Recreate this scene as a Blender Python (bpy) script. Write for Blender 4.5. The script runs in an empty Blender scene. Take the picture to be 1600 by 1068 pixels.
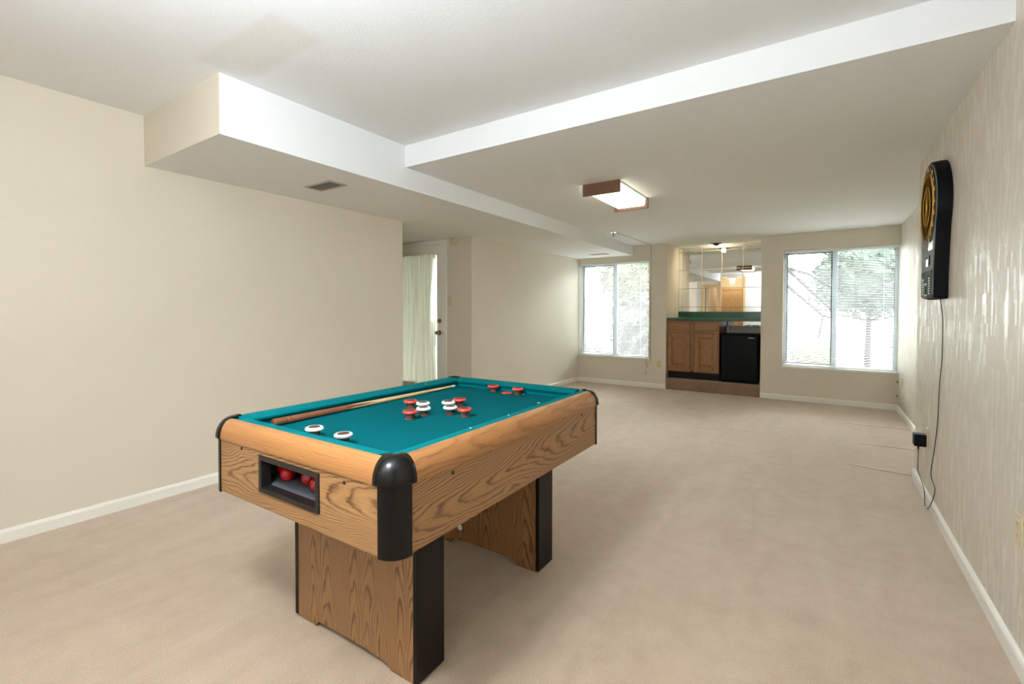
import bpy, bmesh, math, random
from mathutils import Vector, Matrix
C = bpy.context.scene
COL = C.collection
PI = math.pi
rnd = random.Random(7)

# ---------------------------------------------------------------- camera
F_PX, PSI, PPY, EYE, PITCH, ROLL = 729.4683, 0.5876, 500.7295, 1.2194, -0.0205, 0.0016
cam_d = bpy.data.cameras.new('camera')
cam = bpy.data.objects.new('camera', cam_d); COL.objects.link(cam)
cam_d.sensor_width = 36.0
cam_d.lens = 36.0 * F_PX / 1600.0
cam_d.shift_y = -(534.0 - PPY) / 1600.0
cam_d.clip_start = 0.02; cam_d.clip_end = 400
fwd = Vector((-math.sin(PSI), math.cos(PSI), 0)); rgt = Vector((math.cos(PSI), math.sin(PSI), 0)); up = Vector((0, 0, 1))
f2 = fwd * math.cos(PITCH) + up * math.sin(PITCH)
u2 = up * math.cos(PITCH) - fwd * math.sin(PITCH)
r3 = rgt * math.cos(ROLL) + u2 * math.sin(ROLL)
u3 = u2 * math.cos(ROLL) - rgt * math.sin(ROLL)
cam.matrix_world = Matrix(((r3.x, u3.x, -f2.x, 0), (r3.y, u3.y, -f2.y, 0), (r3.z, u3.z, -f2.z, EYE), (0, 0, 0, 1)))
C.camera = cam

# ---------------------------------------------------------------- world, light levels, exposure
SKY = 16.0            # overcast daylight outside
W_FILL = 118.0      # added fill light: glow of an out-of-view globe over the near end
W_TUBE = 3.6         # emission of the wood-ended fluorescent fitting
w = bpy.data.worlds.new('overcast_sky'); C.world = w; w.use_nodes = True
bg = w.node_tree.nodes['Background']
bg.inputs[0].default_value = (0.97, 0.985, 1.0, 1); bg.inputs[1].default_value = SKY
C.view_settings.view_transform = 'Standard'; C.view_settings.look = 'None'
C.view_settings.gamma = 1.0; C.view_settings.exposure = 0.12; C.view_settings.use_curve_mapping = False

sd = bpy.data.lights.new('low_soft_sun', 'SUN'); sd.energy = 37.0; sd.angle = math.radians(70); sd.color = (0.97, 0.985, 1.0)
so_ = bpy.data.objects.new('low_soft_sun', sd); COL.objects.link(so_); so_.rotation_euler = (math.radians(-62), 0, math.radians(-3))
C.cycles.diffuse_bounces = 8; C.cycles.max_bounces = 14; C.cycles.transparent_max_bounces = 16
def portal(name, loc, sx, sz, rz=0):
    l = bpy.data.lights.new(name, 'AREA'); l.shape = 'RECTANGLE'; l.size = sx; l.size_y = sz
    l.cycles.is_portal = True
    o = bpy.data.objects.new(name, l); COL.objects.link(o)
    o.location = loc; o.rotation_euler = (-PI / 2, 0, rz)
portal('window_daylight_portal', (-2.94, 7.66, 1.25), 1.3, 1.65)
portal('window_daylight_portal', (0.16, 7.66, 1.25), 1.3, 1.65)
portal('door_daylight_portal', (-4.4, 4.62, 1.0), 0.8, 1.95)

def lamp(name, typ, loc, energy, color, size=0.1, rot=(0, 0, 0)):
    l = bpy.data.lights.new(name, typ); l.energy = energy; l.color = color
    if typ == 'AREA': l.shape = 'DISK'; l.size = size
    else: l.shadow_soft_size = size
    o = bpy.data.objects.new(name, l); COL.objects.link(o); o.location = loc; o.rotation_euler = rot
    return o

# ---------------------------------------------------------------- room dimensions
XL, XR, XR2 = -3.566, 0.5726, 0.7828
YF0, YS, YE, YF, YD, YR, YB, YM = -0.30, 1.177, 3.344, 2.457, 4.4647, 4.466, 7.437, 8.20
XS = -2.59
ZC, ZS, ZL = 2.44, 2.127, 2.2817
AX0, AX1 = -2.05, -0.73
W1 = (-3.560, -2.322, 0.448, 2.040)
W2 = (-0.462, 0.7828, 0.448, 2.055)

# ---------------------------------------------------------------- material helpers
class NT:
    def __init__(s, name):
        s.m = bpy.data.materials.new(name); s.m.use_nodes = True
        s.t = s.m.node_tree; s.b = s.t.nodes['Principled BSDF']; s.out = s.t.nodes['Material Output']
        s._tc = None
    def n(s, typ, **k):
        nd = s.t.nodes.new(typ)
        for a, b in k.items(): setattr(nd, a, b)
        return nd
    def link(s, a, b): s.t.links.new(a, b)
    def put(s, sock, v):
        if v is None: return
        if hasattr(v, 'is_output') or isinstance(v, bpy.types.NodeSocket): s.link(v, sock)
        elif isinstance(v, (tuple, list)) and len(v) == 3 and sock.type == 'RGBA': sock.default_value = (*v, 1)
        else: sock.default_value = v
    def coord(s, kind='Object'):
        if s._tc is None: s._tc = s.n('ShaderNodeTexCoord')
        return s._tc.outputs[kind]
    def math(s, op, a, b=None, c=None, clamp=False):
        nd = s.n('ShaderNodeMath', operation=op); nd.use_clamp = clamp
        s.put(nd.inputs[0], a); s.put(nd.inputs[1], b); s.put(nd.inputs[2], c)
        return nd.outputs[0]
    def xyz(s, v=None):
        nd = s.n('ShaderNodeSeparateXYZ'); s.link(v or s.coord(), nd.inputs[0]); return dict(zip('XYZ', nd.outputs))
    def comb(s, x, y, z):
        nd = s.n('ShaderNodeCombineXYZ')
        for i, q in enumerate((x, y, z)): s.put(nd.inputs[i], q)
        return nd.outputs[0]
    def scale(s, v, sc):
        nd = s.n('ShaderNodeMapping'); s.link(v, nd.inputs['Vector']); nd.inputs['Scale'].default_value = sc; return nd.outputs[0]
    def noise(s, v, scale, detail=3, rough=0.5, dist=0):
        nd = s.n('ShaderNodeTexNoise'); s.link(v, nd.inputs['Vector'])
        nd.inputs['Scale'].default_value = scale; nd.inputs['Detail'].default_value = detail
        nd.inputs['Roughness'].default_value = rough; nd.inputs['Distortion'].default_value = dist
        return nd.outputs['Fac']
    def ramp(s, f, stops, interp='LINEAR'):
        nd = s.n('ShaderNodeValToRGB'); s.link(f, nd.inputs[0]); cr = nd.color_ramp; cr.interpolation = interp
        while len(cr.elements) < len(stops): cr.elements.new(0.5)
        for e, (p, c) in zip(cr.elements, stops):
            e.position = p; e.color = (*c, 1) if len(c) == 3 else c
        return nd.outputs[0]
    def mix(s, f, a, b, mode='MIX'):
        nd = s.n('ShaderNodeMix', data_type='RGBA', blend_type=mode)
        s.put(nd.inputs[0], f); s.put(nd.inputs[6], a); s.put(nd.inputs[7], b)
        return nd.outputs[2]
    def maprange(s, f, a, b, c, d):
        nd = s.n('ShaderNodeMapRange'); s.put(nd.inputs[0], f)
        for i, q in enumerate((a, b, c, d)): nd.inputs[i + 1].default_value = q
        return nd.outputs[0]
    def bump(s, h, dist, strength=1.0):
        nd = s.n('ShaderNodeBump'); s.link(h, nd.inputs['Height']); nd.inputs['Distance'].default_value = dist
        nd.inputs['Strength'].default_value = strength; s.link(nd.outputs[0], s.b.inputs['Normal'])
    def set(s, color=None, rough=None, metal=None, spec=None, coat=None, coat_rough=None):
        s.put(s.b.inputs['Base Color'], color); s.put(s.b.inputs['Roughness'], rough)
        s.put(s.b.inputs['Metallic'], metal); s.put(s.b.inputs['Specular IOR Level'], spec)
        s.put(s.b.inputs['Coat Weight'], coat); s.put(s.b.inputs['Coat Roughness'], coat_rough)
        return s.m
def lin(r, g, b):
    f = lambda c: (c / 255 / 12.92) if c / 255 <= 0.04045 else ((c / 255 + 0.055) / 1.055) ** 2.4
    return (f(r), f(g), f(b))
def plain(name, col, rough=0.5, metal=0, spec=0.5, noise_amt=0.06, nscale=30, coat=0, bump=0):
    n = NT(name); f = n.noise(n.coord(), nscale, 3)
    a = tuple(c * (1 - noise_amt) for c in col); b = tuple(min(1, c * (1 + noise_amt)) for c in col)
    c = n.ramp(f, [(0.3, a), (0.7, b)])
    n.set(c, rough, metal, spec, coat, 0.08)
    if bump: n.bump(f, bump)
    return n.m

def mat_paint(name, col, bump=0.0006, rough=0.75):
    n = NT(name); big = n.noise(n.coord(), 0.9, 2); fine = n.noise(n.coord(), 160, 3)
    c = n.mix(n.maprange(big, 0.3, 0.7, 0, 1), tuple(x * 0.975 for x in col), tuple(min(1, x * 1.02) for x in col))
    n.set(c, rough, 0, 0.3); n.bump(fine, bump); return n.m
WALLC = lin(214, 206, 190)
M = {}
M['wall'] = mat_paint('beige_wall_paint', WALLC, rough=0.6)
M['wall_white'] = mat_paint('white_wall_paint', lin(208, 207, 203))
M['trim'] = mat_paint('white_trim_paint', lin(232, 230, 222), 0.0001, 0.4)
def mat_ceiling():
    n = NT('ceiling_paint'); p = n.xyz(); fine = n.noise(n.coord(), 90, 4)
    # repaired patch with its own slightly greyer paint and a feathered edge
    wob = n.math('MULTIPLY', n.math('SUBTRACT', n.noise(n.coord(), 6, 3), 0.5), 0.09)
    dx = n.math('ABSOLUTE', n.math('SUBTRACT', n.math('ADD', p['X'], wob), -2.22))
    dy = n.math('ABSOLUTE', n.math('SUBTRACT', n.math('ADD', p['Y'], wob), 1.18))
    ex = n.maprange(dx, 0.30, 0.36, 1, 0); ey = n.maprange(dy, 0.10, 0.14, 1, 0)
    f = n.math('MULTIPLY', ex, ey)
    c = n.mix(f, lin(232, 234, 235), lin(226, 226, 222))
    n.set(c, 0.85, 0, 0.2); n.bump(fine, 0.001); return n.m
M['ceiling'] = mat_ceiling()
def mat_carpet(name, base, dark, creases=()):
    n = NT(name); v = n.coord()
    big = n.noise(n.scale(v, (1, 1.0, 1)), 1.1, 4, 0.6, 0.6)
    rot = n.n('ShaderNodeMapping'); n.link(v, rot.inputs['Vector']); rot.inputs['Rotation'].default_value = (0, 0, 0.5); rot.inputs['Scale'].default_value = (3.4, 0.9, 1)
    strk = n.noise(rot.outputs[0], 1.3, 4, 0.6, 0.8)
    mid = n.noise(v, 9, 5, 0.65); fine = n.noise(v, 260, 4, 0.7); tuft = n.noise(v, 95, 3, 0.6)
    f = n.math('ADD', n.math('MULTIPLY', big, 0.30), n.math('ADD', n.math('MULTIPLY', strk, 0.38), n.math('MULTIPLY', mid, 0.32)))
    c = n.mix(n.maprange(f, 0.40, 0.60, 0, 1), dark, base)
    c = n.mix(n.maprange(fine, 0.3, 0.7, 0.0, 1.0), n.mix(1.0, c, (0.66, 0.64, 0.62), 'MULTIPLY'), n.mix(1.0, c, (1.24, 1.24, 1.24), 'MULTIPLY'))
    n.set(c, 0.95, 0, 0.1)
    n.put(n.b.inputs['Sheen Weight'], 0.35); n.put(n.b.inputs['Sheen Roughness'], 0.6)
    h = n.math('ADD', n.math('ADD', n.math('MULTIPLY', tuft, 0.6), n.math('MULTIPLY', fine, 0.5)), n.math('MULTIPLY', mid, 0.8))
    if creases:
        p = n.xyz(); wob = n.math('MULTIPLY', n.math('SUBTRACT', n.noise(v, 2.5, 2), 0.5), 0.10)
        for (yc, sl, x0, x1) in creases:
            yy = n.math('SUBTRACT', n.math('ADD', n.math('ADD', p['Y'], wob), n.math('MULTIPLY', p['X'], sl)), yc)
            g = n.math('EXPONENT', n.math('MULTIPLY', n.math('MULTIPLY', yy, yy), -2500.0))
            mk = n.maprange(p['X'], x0, x0 + 0.15, 0, 1); h = n.math('ADD', h, n.math('MULTIPLY', n.math('MULTIPLY', g, mk), 3.4))
    n.bump(h, 0.006, 0.8); return n.m
M['carpet'] = mat_carpet('beige_carpet', lin(193, 172, 147), lin(176, 153, 128), ((6.29, 0.0, 0.15, 1), (5.39, 0.0, 0.25, 1), (4.62, 0.12, 0.15, 1)))
M['carpet_dark'] = mat_carpet('platform_carpet', lin(146, 118, 96), lin(128, 100, 80))
def mat_wallpaper():
    n = NT('dashed_wallpaper'); p = n.xyz()
    v = n.comb(p['Z'], n.math('ADD', p['Y'], p['X']), 0.0)
    def bricks(w_, h_, off):
        br = n.n('ShaderNodeTexBrick'); n.link(v, br.inputs['Vector']); br.offset = off; br.inputs['Scale'].default_value = 1
        br.inputs['Mortar Size'].default_value = 0.0005; br.inputs['Brick Width'].default_value = w_; br.inputs['Row Height'].default_value = h_
        br.inputs['Color1'].default_value = (0, 0, 0, 1); br.inputs['Color2'].default_value = (1, 1, 1, 1); br.inputs['Mortar'].default_value = (0.4, 0.4, 0.4, 1)
        return br.outputs['Color']
    a = bricks(0.13, 0.019, 0.37); b = bricks(0.09, 0.031, 0.61)
    f = n.math('ADD', n.math('MULTIPLY', a, 0.6), n.math('MULTIPLY', b, 0.4))
    fine = n.noise(n.scale(n.coord(), (1, 40, 3)), 8, 3)
    f = n.math('ADD', f, n.math('MULTIPLY', n.math('SUBTRACT', fine, 0.5), 0.25))
    hi = n.maprange(f, 0.45, 0.85, 0, 1)
    c = n.mix(hi, lin(203, 195, 181), lin(217, 210, 197))
    n.set(c, n.maprange(hi, 0, 1, 0.55, 0.30), 0, 0.5)
    n.bump(n.math('ADD', hi, n.math('MULTIPLY', fine, 0.6)), 0.0016, 0.8); return n.m
M['wallpaper'] = mat_wallpaper()

def oak(name, A, B, b0, light, dark, ka=7.0, kb=400.0, period=0, rough=0.38, contrast=1.0, slope=0.0, seed=0.0, coat=0.15):
    n = NT(name); v0 = n.coord()
    mp = n.n('ShaderNodeMapping'); n.link(v0, mp.inputs['Vector']); mp.inputs['Location'].default_value = (seed, seed * 0.7, seed * 1.3)
    v = mp.outputs[0]; p = n.xyz()
    st = {'X': 1, 'Y': 1, 'Z': 1}
    for k in st: st[k] = 1.0 if k == A else 4.5
    n1 = n.noise(n.scale(v, (st['X'], st['Y'], st['Z'])), 2.2, 2, 0.5)
    n2 = n.noise(n.scale(v, tuple(2.5 if k == A else 10 for k in 'XYZ')), 3.0, 3, 0.55)
    a = p[A]
    b = n.math('SUBTRACT', p[B], b0)
    b = n.math('ADD', b, n.math('MULTIPLY', n.math('SUBTRACT', n1, 0.5), 0.10))
    if slope: b = n.math('ADD', b, n.math('MULTIPLY', a, slope))
    if period: b = n.math('SUBTRACT', n.math('PINGPONG', n.math('ADD', b, period * 10.25), period / 2), period / 4 - 0.02)
    t = n.math('ADD', n.math('MULTIPLY', a, ka), n.math('MULTIPLY', n.math('MULTIPLY', b, b), kb))
    t = n.math('ADD', t, n.math('MULTIPLY', n2, 1.5))
    fr = n.math('FRACT', t)
    ring = n.ramp(fr, [(0.0, (1, 1, 1)), (0.08, (0.25, 0.25, 0.25)), (0.45, (0.02, 0.02, 0.02)), (0.72, (0.25, 0.25, 0.25)), (0.90, (0.95, 0.95, 0.95)), (1.0, (1, 1, 1))])
    pore = n.noise(n.scale(v, tuple(6 if k == A else 260 for k in 'XYZ')), 1.0, 3, 0.6)
    streak = n.noise(n.scale(v, tuple(1.2 if k == A else 45 for k in 'XYZ')), 1.0, 3, 0.6)
    f = n.math('ADD', n.math('MULTIPLY', ring, 0.75 * contrast), n.math('MULTIPLY', n.maprange(pore, 0.45, 0.75, 0, 1), 0.40), clamp=True)
    c = n.mix(f, light, dark)
    c = n.mix(n.maprange(streak, 0.35, 0.7, 0, 0.45), c, tuple(x * 0.72 for x in light))
    n.set(c, rough, 0, 0.45, coat, 0.2); n.bump(n.math('MULTIPLY', f, -1.0), 0.0003, 0.5)
    return n.m
OL, OD = lin(166, 124, 80), lin(84, 52, 28)
RL, RD = lin(170, 117, 67), lin(118, 74, 40)
M['oak_side'] = oak('oak_side_panel', 'X', 'Z', 0.655, OL, OD, ka=-8, kb=800, slope=-0.05, contrast=1.2)
M['oak_end'] = oak('oak_end_panel', 'Y', 'Z', 0.665, OL, OD, ka=9, kb=760, slope=0.10, seed=3.1, contrast=1.2)
M['oak_leg'] = oak('oak_leg_panel', 'Z', 'Y', 0.0, lin(164, 122, 78), lin(84, 52, 28), ka=9, kb=1500, period=0.24, contrast=1.15, seed=1.7)
M['oak_rail_side'] = oak('oak_rail_long', 'X', 'Z', 0.79, RL, RD, ka=-3.5, kb=700, contrast=0.8, seed=5.2, coat=0.3)
M['oak_rail_end'] = oak('oak_rail_short', 'Y', 'Z', 0.70, RL, RD, ka=0.8, kb=800, contrast=0.55, seed=9.4, coat=0.3)
M['oak_cab'] = oak('oak_cabinet', 'Z', 'X', 0.0, lin(152, 106, 62), lin(96, 60, 31), ka=6, kb=500, period=0.16, contrast=0.5)
M['oak_cab_h'] = oak('oak_cabinet_rail', 'X', 'Z', 0.9, lin(152, 106, 62), lin(96, 60, 31), ka=2, kb=500, contrast=0.5)
M['walnut'] = oak('walnut_fixture_board', 'X', 'Z', 2.2, lin(122, 84, 54), lin(56, 32, 18), ka=6, kb=900, seed=2.2)
M['oak_door'] = oak('honey_oak_door', 'Z', 'X', 0.0, lin(216, 182, 134), lin(190, 148, 98), ka=3, kb=200, period=0.2, contrast=0.4)
M['black'] = plain('dark_brown_plastic', lin(10, 6, 5), 0.22, noise_amt=0.15, coat=0.0, spec=0.3)
M['black_matte'] = plain('black_laminate', lin(20, 13, 10), 0.4, noise_amt=0.12, spec=0.2)
M['felt'] = None
n = NT('teal_felt'); ff = n.noise(n.coord(), 420, 3); bf = n.noise(n.coord(), 3.0, 3)
cc = n.mix(ff, lin(0, 76, 82), lin(0, 94, 99)); cc = n.mix(n.maprange(bf, 0.3, 0.7, 0, 0.5), cc, lin(0, 80, 89))
n.set(cc, 0.95, 0, 0.04); n.bump(ff, 0.0004); M['felt'] = n.m
M['cushion'] = plain('teal_cushion_cloth', lin(0, 104, 109), 0.9, spec=0.05, nscale=300)
M['red_rubber'] = plain('red_rubber', lin(222, 62, 50), 0.38)
M['white_rubber'] = plain('white_rubber', lin(240, 240, 236), 0.4)
M['post_chrome'] = plain('bronze_post', lin(112, 84, 70), 0.25, metal=0.45)
M['brown_cap'] = plain('brown_disc', lin(74, 42, 32), 0.5)
M['chrome'] = plain('chrome', lin(210, 208, 204), 0.18, metal=1)
M['brass'] = plain('aged_brass', lin(160, 130, 88), 0.28, metal=1)
M['bolt'] = plain('dark_bolt', lin(60, 42, 30), 0.35, metal=0.8)
M['white_dot'] = plain('white_spot', lin(240, 240, 235), 0.6)
M['ball'] = plain('red_ball', lin(186, 8, 18), 0.12, coat=0.6, noise_amt=0.02)
M['grey_tray'] = plain('grey_tray', lin(72, 74, 79), 0.6)
M['black_frame'] = plain('black_frame', lin(22, 20, 19), 0.4)
M['black_plastic'] = plain('black_plastic', lin(8, 9, 11), 0.55, spec=0.12)
M['fridge'] = plain('fridge_black', lin(5, 5, 6), 0.4, spec=0.12, noise_amt=0.2, nscale=200, bump=0.0003)
M['green'] = plain('green_laminate', lin(24, 80, 52), 0.3)
M['plate'] = plain('almond_plate', lin(206, 190, 156), 0.45)
M['plate_dk'] = plain('socket_slot', lin(70, 58, 44), 0.5)
M['vent'] = plain('vent_metal', lin(170, 166, 158), 0.5)
M['vent_dk'] = plain('vent_dark', lin(70, 66, 60), 0.7)
M['vinyl'] = plain('white_vinyl', lin(178, 186, 194), 0.4)
M['gasket'] = plain('dark_gasket', lin(14, 15, 17), 0.7, spec=0.2)
M['slat'] = plain('blind_slat', lin(238, 240, 240), 0.4)
M['marble'] = plain('sill_marble', lin(226, 224, 218), 0.25, noise_amt=0.05, nscale=14)
M['grey_face'] = plain('dartboard_face', lin(118, 126, 122), 0.75, spec=0.15)
M['orange_seg'] = plain('orange_segment', lin(255, 168, 40), 0.8, spec=0.0)
M['yellow_seg'] = plain('yellow_segment', lin(255, 205, 90), 0.8, spec=0.0)
M['amber_dark'] = plain('amber_dark', lin(170, 90, 20), 0.8, spec=0.0)
M['wire'] = plain('spider_cream', lin(222, 170, 84), 0.5, spec=0.1)
M['lcd'] = plain('display_window', lin(190, 214, 198), 0.2)
M['cord'] = plain('cord_black', lin(50, 46, 42), 0.5)
M['cable'] = plain('cable_beige', lin(120, 104, 84), 0.5)
M['maple'] = plain('maple_wood', lin(218, 184, 136), 0.3, noise_amt=0.08)
M['curtain'] = None
n = NT('sheer_curtain'); tr = n.n('ShaderNodeBsdfTranslucent'); df = n.n('ShaderNodeBsdfDiffuse'); mx = n.n('ShaderNodeMixShader'); ts = n.n('ShaderNodeBsdfTransparent'); m2 = n.n('ShaderNodeMixShader')
wv = n.noise(n.scale(n.coord(), (1, 1, 0.02)), 60, 2); cc = n.ramp(wv, [(0.3, lin(186, 188, 170)), (0.7, lin(222, 224, 210))])
n.link(cc, tr.inputs[0]); n.link(cc, df.inputs[0]); mx.inputs[0].default_value = 0.5
n.link(df.outputs[0], mx.inputs[1]); n.link(tr.outputs[0], mx.inputs[2]); m2.inputs[0].default_value = 0.10
n.link(mx.outputs[0], m2.inputs[1]); n.link(ts.outputs[0], m2.inputs[2]); n.link(m2.outputs[0], n.out.inputs[0]); M['curtain'] = n.m
def mat_glass():
    n = NT('window_glass'); t = n.n('ShaderNodeBsdfTransparent'); g = n.n('ShaderNodeBsdfGlossy'); fr = n.n('ShaderNodeFresnel'); mx = n.n('ShaderNodeMixShader')
    fr.inputs[0].default_value = 1.45; g.inputs['Roughness'].default_value = 0.02; t.inputs[0].default_value = (0.97, 1.0, 0.985, 1)
    n.link(fr.outputs[0], mx.inputs[0]); n.link(t.outputs[0], mx.inputs[1]); n.link(g.outputs[0], mx.inputs[2]); n.link(mx.outputs[0], n.out.inputs[0]); return n.m
M['glass'] = mat_glass()
def mat_mirror():
    n = NT('mirror_tiles'); p = n.xyz(); n.set((0.93, 0.94, 0.93), 0.0, 1.0); return n.m
M['mirror'] = mat_mirror()
M['bevel'] = plain('mirror_bevel', lin(236, 228, 206), 0.12, metal=0.7)
def emis(name, col, st):
    n = NT(name); n.set((0.8, 0.8, 0.8), 0.5); n.put(n.b.inputs['Emission Color'], col); n.b.inputs['Emission Strength'].default_value = st; return n.m
M['tube'] = emis('fixture_diffuser', (1.0, 0.99, 0.80), W_TUBE)
M['bulb'] = emis('downlight_bulb', (1.0, 0.86, 0.62), 3.0)
M['dome'] = emis('dome_glass_warm', (1.0, 0.88, 0.62), 2.5)
M['dome_w'] = emis('dome_glass_white', (1.0, 0.98, 0.95), 3.0)
M['hallwall'] = mat_paint('hall_wall_paint', lin(224, 208, 176))

# ---------------------------------------------------------------- mesh helpers
def new_obj(name, bm, mat, parent=None, smooth=False, bevel=0, seg=2, angle=0.6):
    bmesh.ops.recalc_face_normals(bm, faces=bm.faces)
    me = bpy.data.meshes.new(name); bm.to_mesh(me); bm.free()
    for m_ in (mat if isinstance(mat, (list, tuple)) else [mat]): me.materials.append(m_)
    o = bpy.data.objects.new(name, me); COL.objects.link(o)
    if smooth:
        for p_ in me.polygons: p_.use_smooth = True
        try:
            me.set_sharp_from_angle(angle=angle)
        except Exception: pass
    if bevel:
        b = o.modifiers.new('bevel', 'BEVEL'); b.width = bevel; b.segments = seg; b.limit_method = 'ANGLE'; b.angle_limit = 0.6
        b.harden_normals = False
    if parent: o.parent = parent
    return o
def box(bm, x0, x1, y0, y1, z0, z1, mi=0):
    vs = [bm.verts.new((x, y, z)) for x in (x0, x1) for y in (y0, y1) for z in (z0, z1)]
    for f in ((0, 1, 3, 2), (4, 6, 7, 5), (0, 4, 5, 1), (2, 3, 7, 6), (0, 2, 6, 4), (1, 5, 7, 3)):
        q = bm.faces.new([vs[i] for i in f]); q.material_index = mi
def boxes(*bs):
    bm = bmesh.new()
    for b in bs: box(bm, *b)
    return bm
def lathe(bm, prof, seg=32, c=(0, 0, 0), axis='Z', a0=0, a1=2 * PI, mi=0):
    full = abs(a1 - a0 - 2 * PI) < 1e-6; n_ = seg if full else seg + 1
    rings = []
    for r, h in prof:
        ring = []
        for i in range(n_):
            a = a0 + (a1 - a0) * i / seg
            x, y = r * math.cos(a), r * math.sin(a)
            p_ = {'Z': (x, y, h), 'X': (h, x, y), 'Y': (x, h, y)}[axis]
            ring.append(bm.verts.new((p_[0] + c[0], p_[1] + c[1], p_[2] + c[2])))
        rings.append(ring)
    for k in range(len(rings) - 1):
        for i in range(seg):
            j = (i + 1) % n_
            q = bm.faces.new((rings[k][i], rings[k][j], rings[k + 1][j], rings[k + 1][i])); q.material_index = mi
    if full:
        for ring, flag in ((rings[0], prof[0][0]), (rings[-1], prof[-1][0])):
            if flag > 1e-6:
                q = bm.faces.new(ring); q.material_index = mi
    bmesh.ops.remove_doubles(bm, verts=bm.verts, dist=1e-6)
def lathe_bm(prof, **k):
    bm = bmesh.new(); lathe(bm, prof, **k); return bm
def torus_prof(R, r, z, n_=14):
    return [(R + r * math.cos(2 * PI * i / n_), z + r * math.sin(2 * PI * i / n_)) for i in range(n_ + 1)]
def tube(bm, pts, r, seg=8, radii=None):
    pts = [Vector(p_) for p_ in pts]; prev = None; rings = []
    for i, p_ in enumerate(pts):
        d = (pts[min(i + 1, len(pts) - 1)] - pts[max(i - 1, 0)]).normalized()
        if prev is None:
            a = Vector((0, 0, 1)) if abs(d.z) < 0.9 else Vector((1, 0, 0)); u_ = d.cross(a).normalized()
        else:
            u_ = (prev - d * prev.dot(d)).normalized()
        prev = u_; v_ = d.cross(u_); rr = radii[i] if radii else r
        rings.append([bm.verts.new(p_ + rr * (math.cos(2 * PI * k / seg) * u_ + math.sin(2 * PI * k / seg) * v_)) for k in range(seg)])
    for a, b in zip(rings, rings[1:]):
        for k in range(seg): bm.faces.new((a[k], a[(k + 1) % seg], b[(k + 1) % seg], b[k]))
    bm.faces.new(rings[0]); bm.faces.new(rings[-1])
def smooth_path(pts, sub=6):
    P = [Vector(p_) for p_ in pts]; P = [P[0]] + P + [P[-1]]; out = []
    for i in range(1, len(P) - 2):
        for k in range(sub):
            t = k / sub; a, b, c, d = P[i - 1:i + 3]
            out.append(0.5 * ((2 * b) + (-a + c) * t + (2 * a - 5 * b + 4 * c - d) * t * t + (-a + 3 * b - 3 * c + d) * t ** 3))
    out.append(P[-2]); return out
def prism(bm, poly, axis, a0, a1, mi=0):
    """extrude a 2-D polygon along an axis; poly gives the two other coordinates in xyz order"""
    def mk(p_, a):
        return {'X': (a, p_[0], p_[1]), 'Y': (p_[0], a, p_[1]), 'Z': (p_[0], p_[1], a)}[axis]
    r0 = [bm.verts.new(mk(p_, a0)) for p_ in poly]; r1 = [bm.verts.new(mk(p_, a1)) for p_ in poly]
    k = len(poly)
    for i in range(k):
        q = bm.faces.new((r0[i], r0[(i + 1) % k], r1[(i + 1) % k], r1[i])); q.material_index = mi
    q = bm.faces.new(r0); q.material_index = mi; q = bm.faces.new(r1); q.material_index = mi
def struct(name, bm, mat, parent=None, **k):
    o = new_obj(name, bm, mat, parent, **k)
    if parent is None: o['kind'] = 'structure'
    return o
def tag(o, label, cat, group=None):
    o['label'] = label; o['category'] = cat
    if group: o['group'] = group
    return o
def empty(name, loc=(0, 0, 0), rz=0):
    o = bpy.data.objects.new(name, None); COL.objects.link(o); o.location = loc; o.rotation_euler = (0, 0, rz)
    o.empty_display_size = 0.05
    return o
def thing(name, label, cat, loc=(0, 0, 0), rz=0, group=None):
    return tag(empty(name, loc, rz), label, cat, group)
def skind(name, loc=(0, 0, 0)):
    o = empty(name, loc); o['kind'] = 'structure'; return o
def copy_tree(o, parent=None):
    c = o.copy(); COL.objects.link(c)
    if parent: c.parent = parent
    for ch in list(o.children): copy_tree(ch, c)
    return c
def local(bm, loc):
    bmesh.ops.translate(bm, verts=bm.verts, vec=-Vector(loc)); return bm

# ================================================================ SETTING
T = 0.12
struct('floor', boxes((-5.6, 1.0, -3.2, YM + 0.1, -0.12, 0)), M['carpet'])
struct('ceiling', boxes((-5.6, 1.0, -3.2, YM + 0.1, ZC, ZC + 0.12)), M['ceiling'])
struct('ceiling_lowered', boxes((XS, XR2 + T, YF, YM + 0.1, ZL, ZC + 0.05)), M['ceiling'])
struct('ceiling_soffit', boxes((-5.5, XS, YS + 0.001, YB + 0.2, ZS, ZC + 0.05), (-5.5, XS, YS, YS + 0.001, ZS, ZC + 0.05, 1)), [M['ceiling'], M['wall']])
struct('wall_left', boxes((XL - T, XL, YF0 - T, YE, 0, ZC + 0.02)), M['wall'])
struct('wall_left_far', boxes((XL - T, XL, YD, YB + 0.18, 0, ZS + 0.02)), M['wall'])
struct('wall_hall', boxes((-5.5, -5.38, YE - T, YD + T, 0, ZS + 0.02), (-5.5, XL - T, YE - T, YE, 0, ZS + 0.02)), M['wall'])
DX0, DX1, DZ = -4.90, -4.005, 2.075
struct('wall_entry', boxes((-5.5, DX0, YD, YD + T, 0, ZS + 0.02), (DX1, XL - T + 0.001, YD, YD + T, 0, ZS + 0.02), (DX0, DX1, YD, YD + T, DZ, ZS + 0.02)), M['wall'])
struct('wall_right', boxes((XR, XR2 + T, YF0 - T, YR, 0, ZC + 0.02), (XR2, XR2 + T, YR, YB + 0.18, 0, ZL + 0.02)), M['wallpaper'])
TB = 0.17
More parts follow.
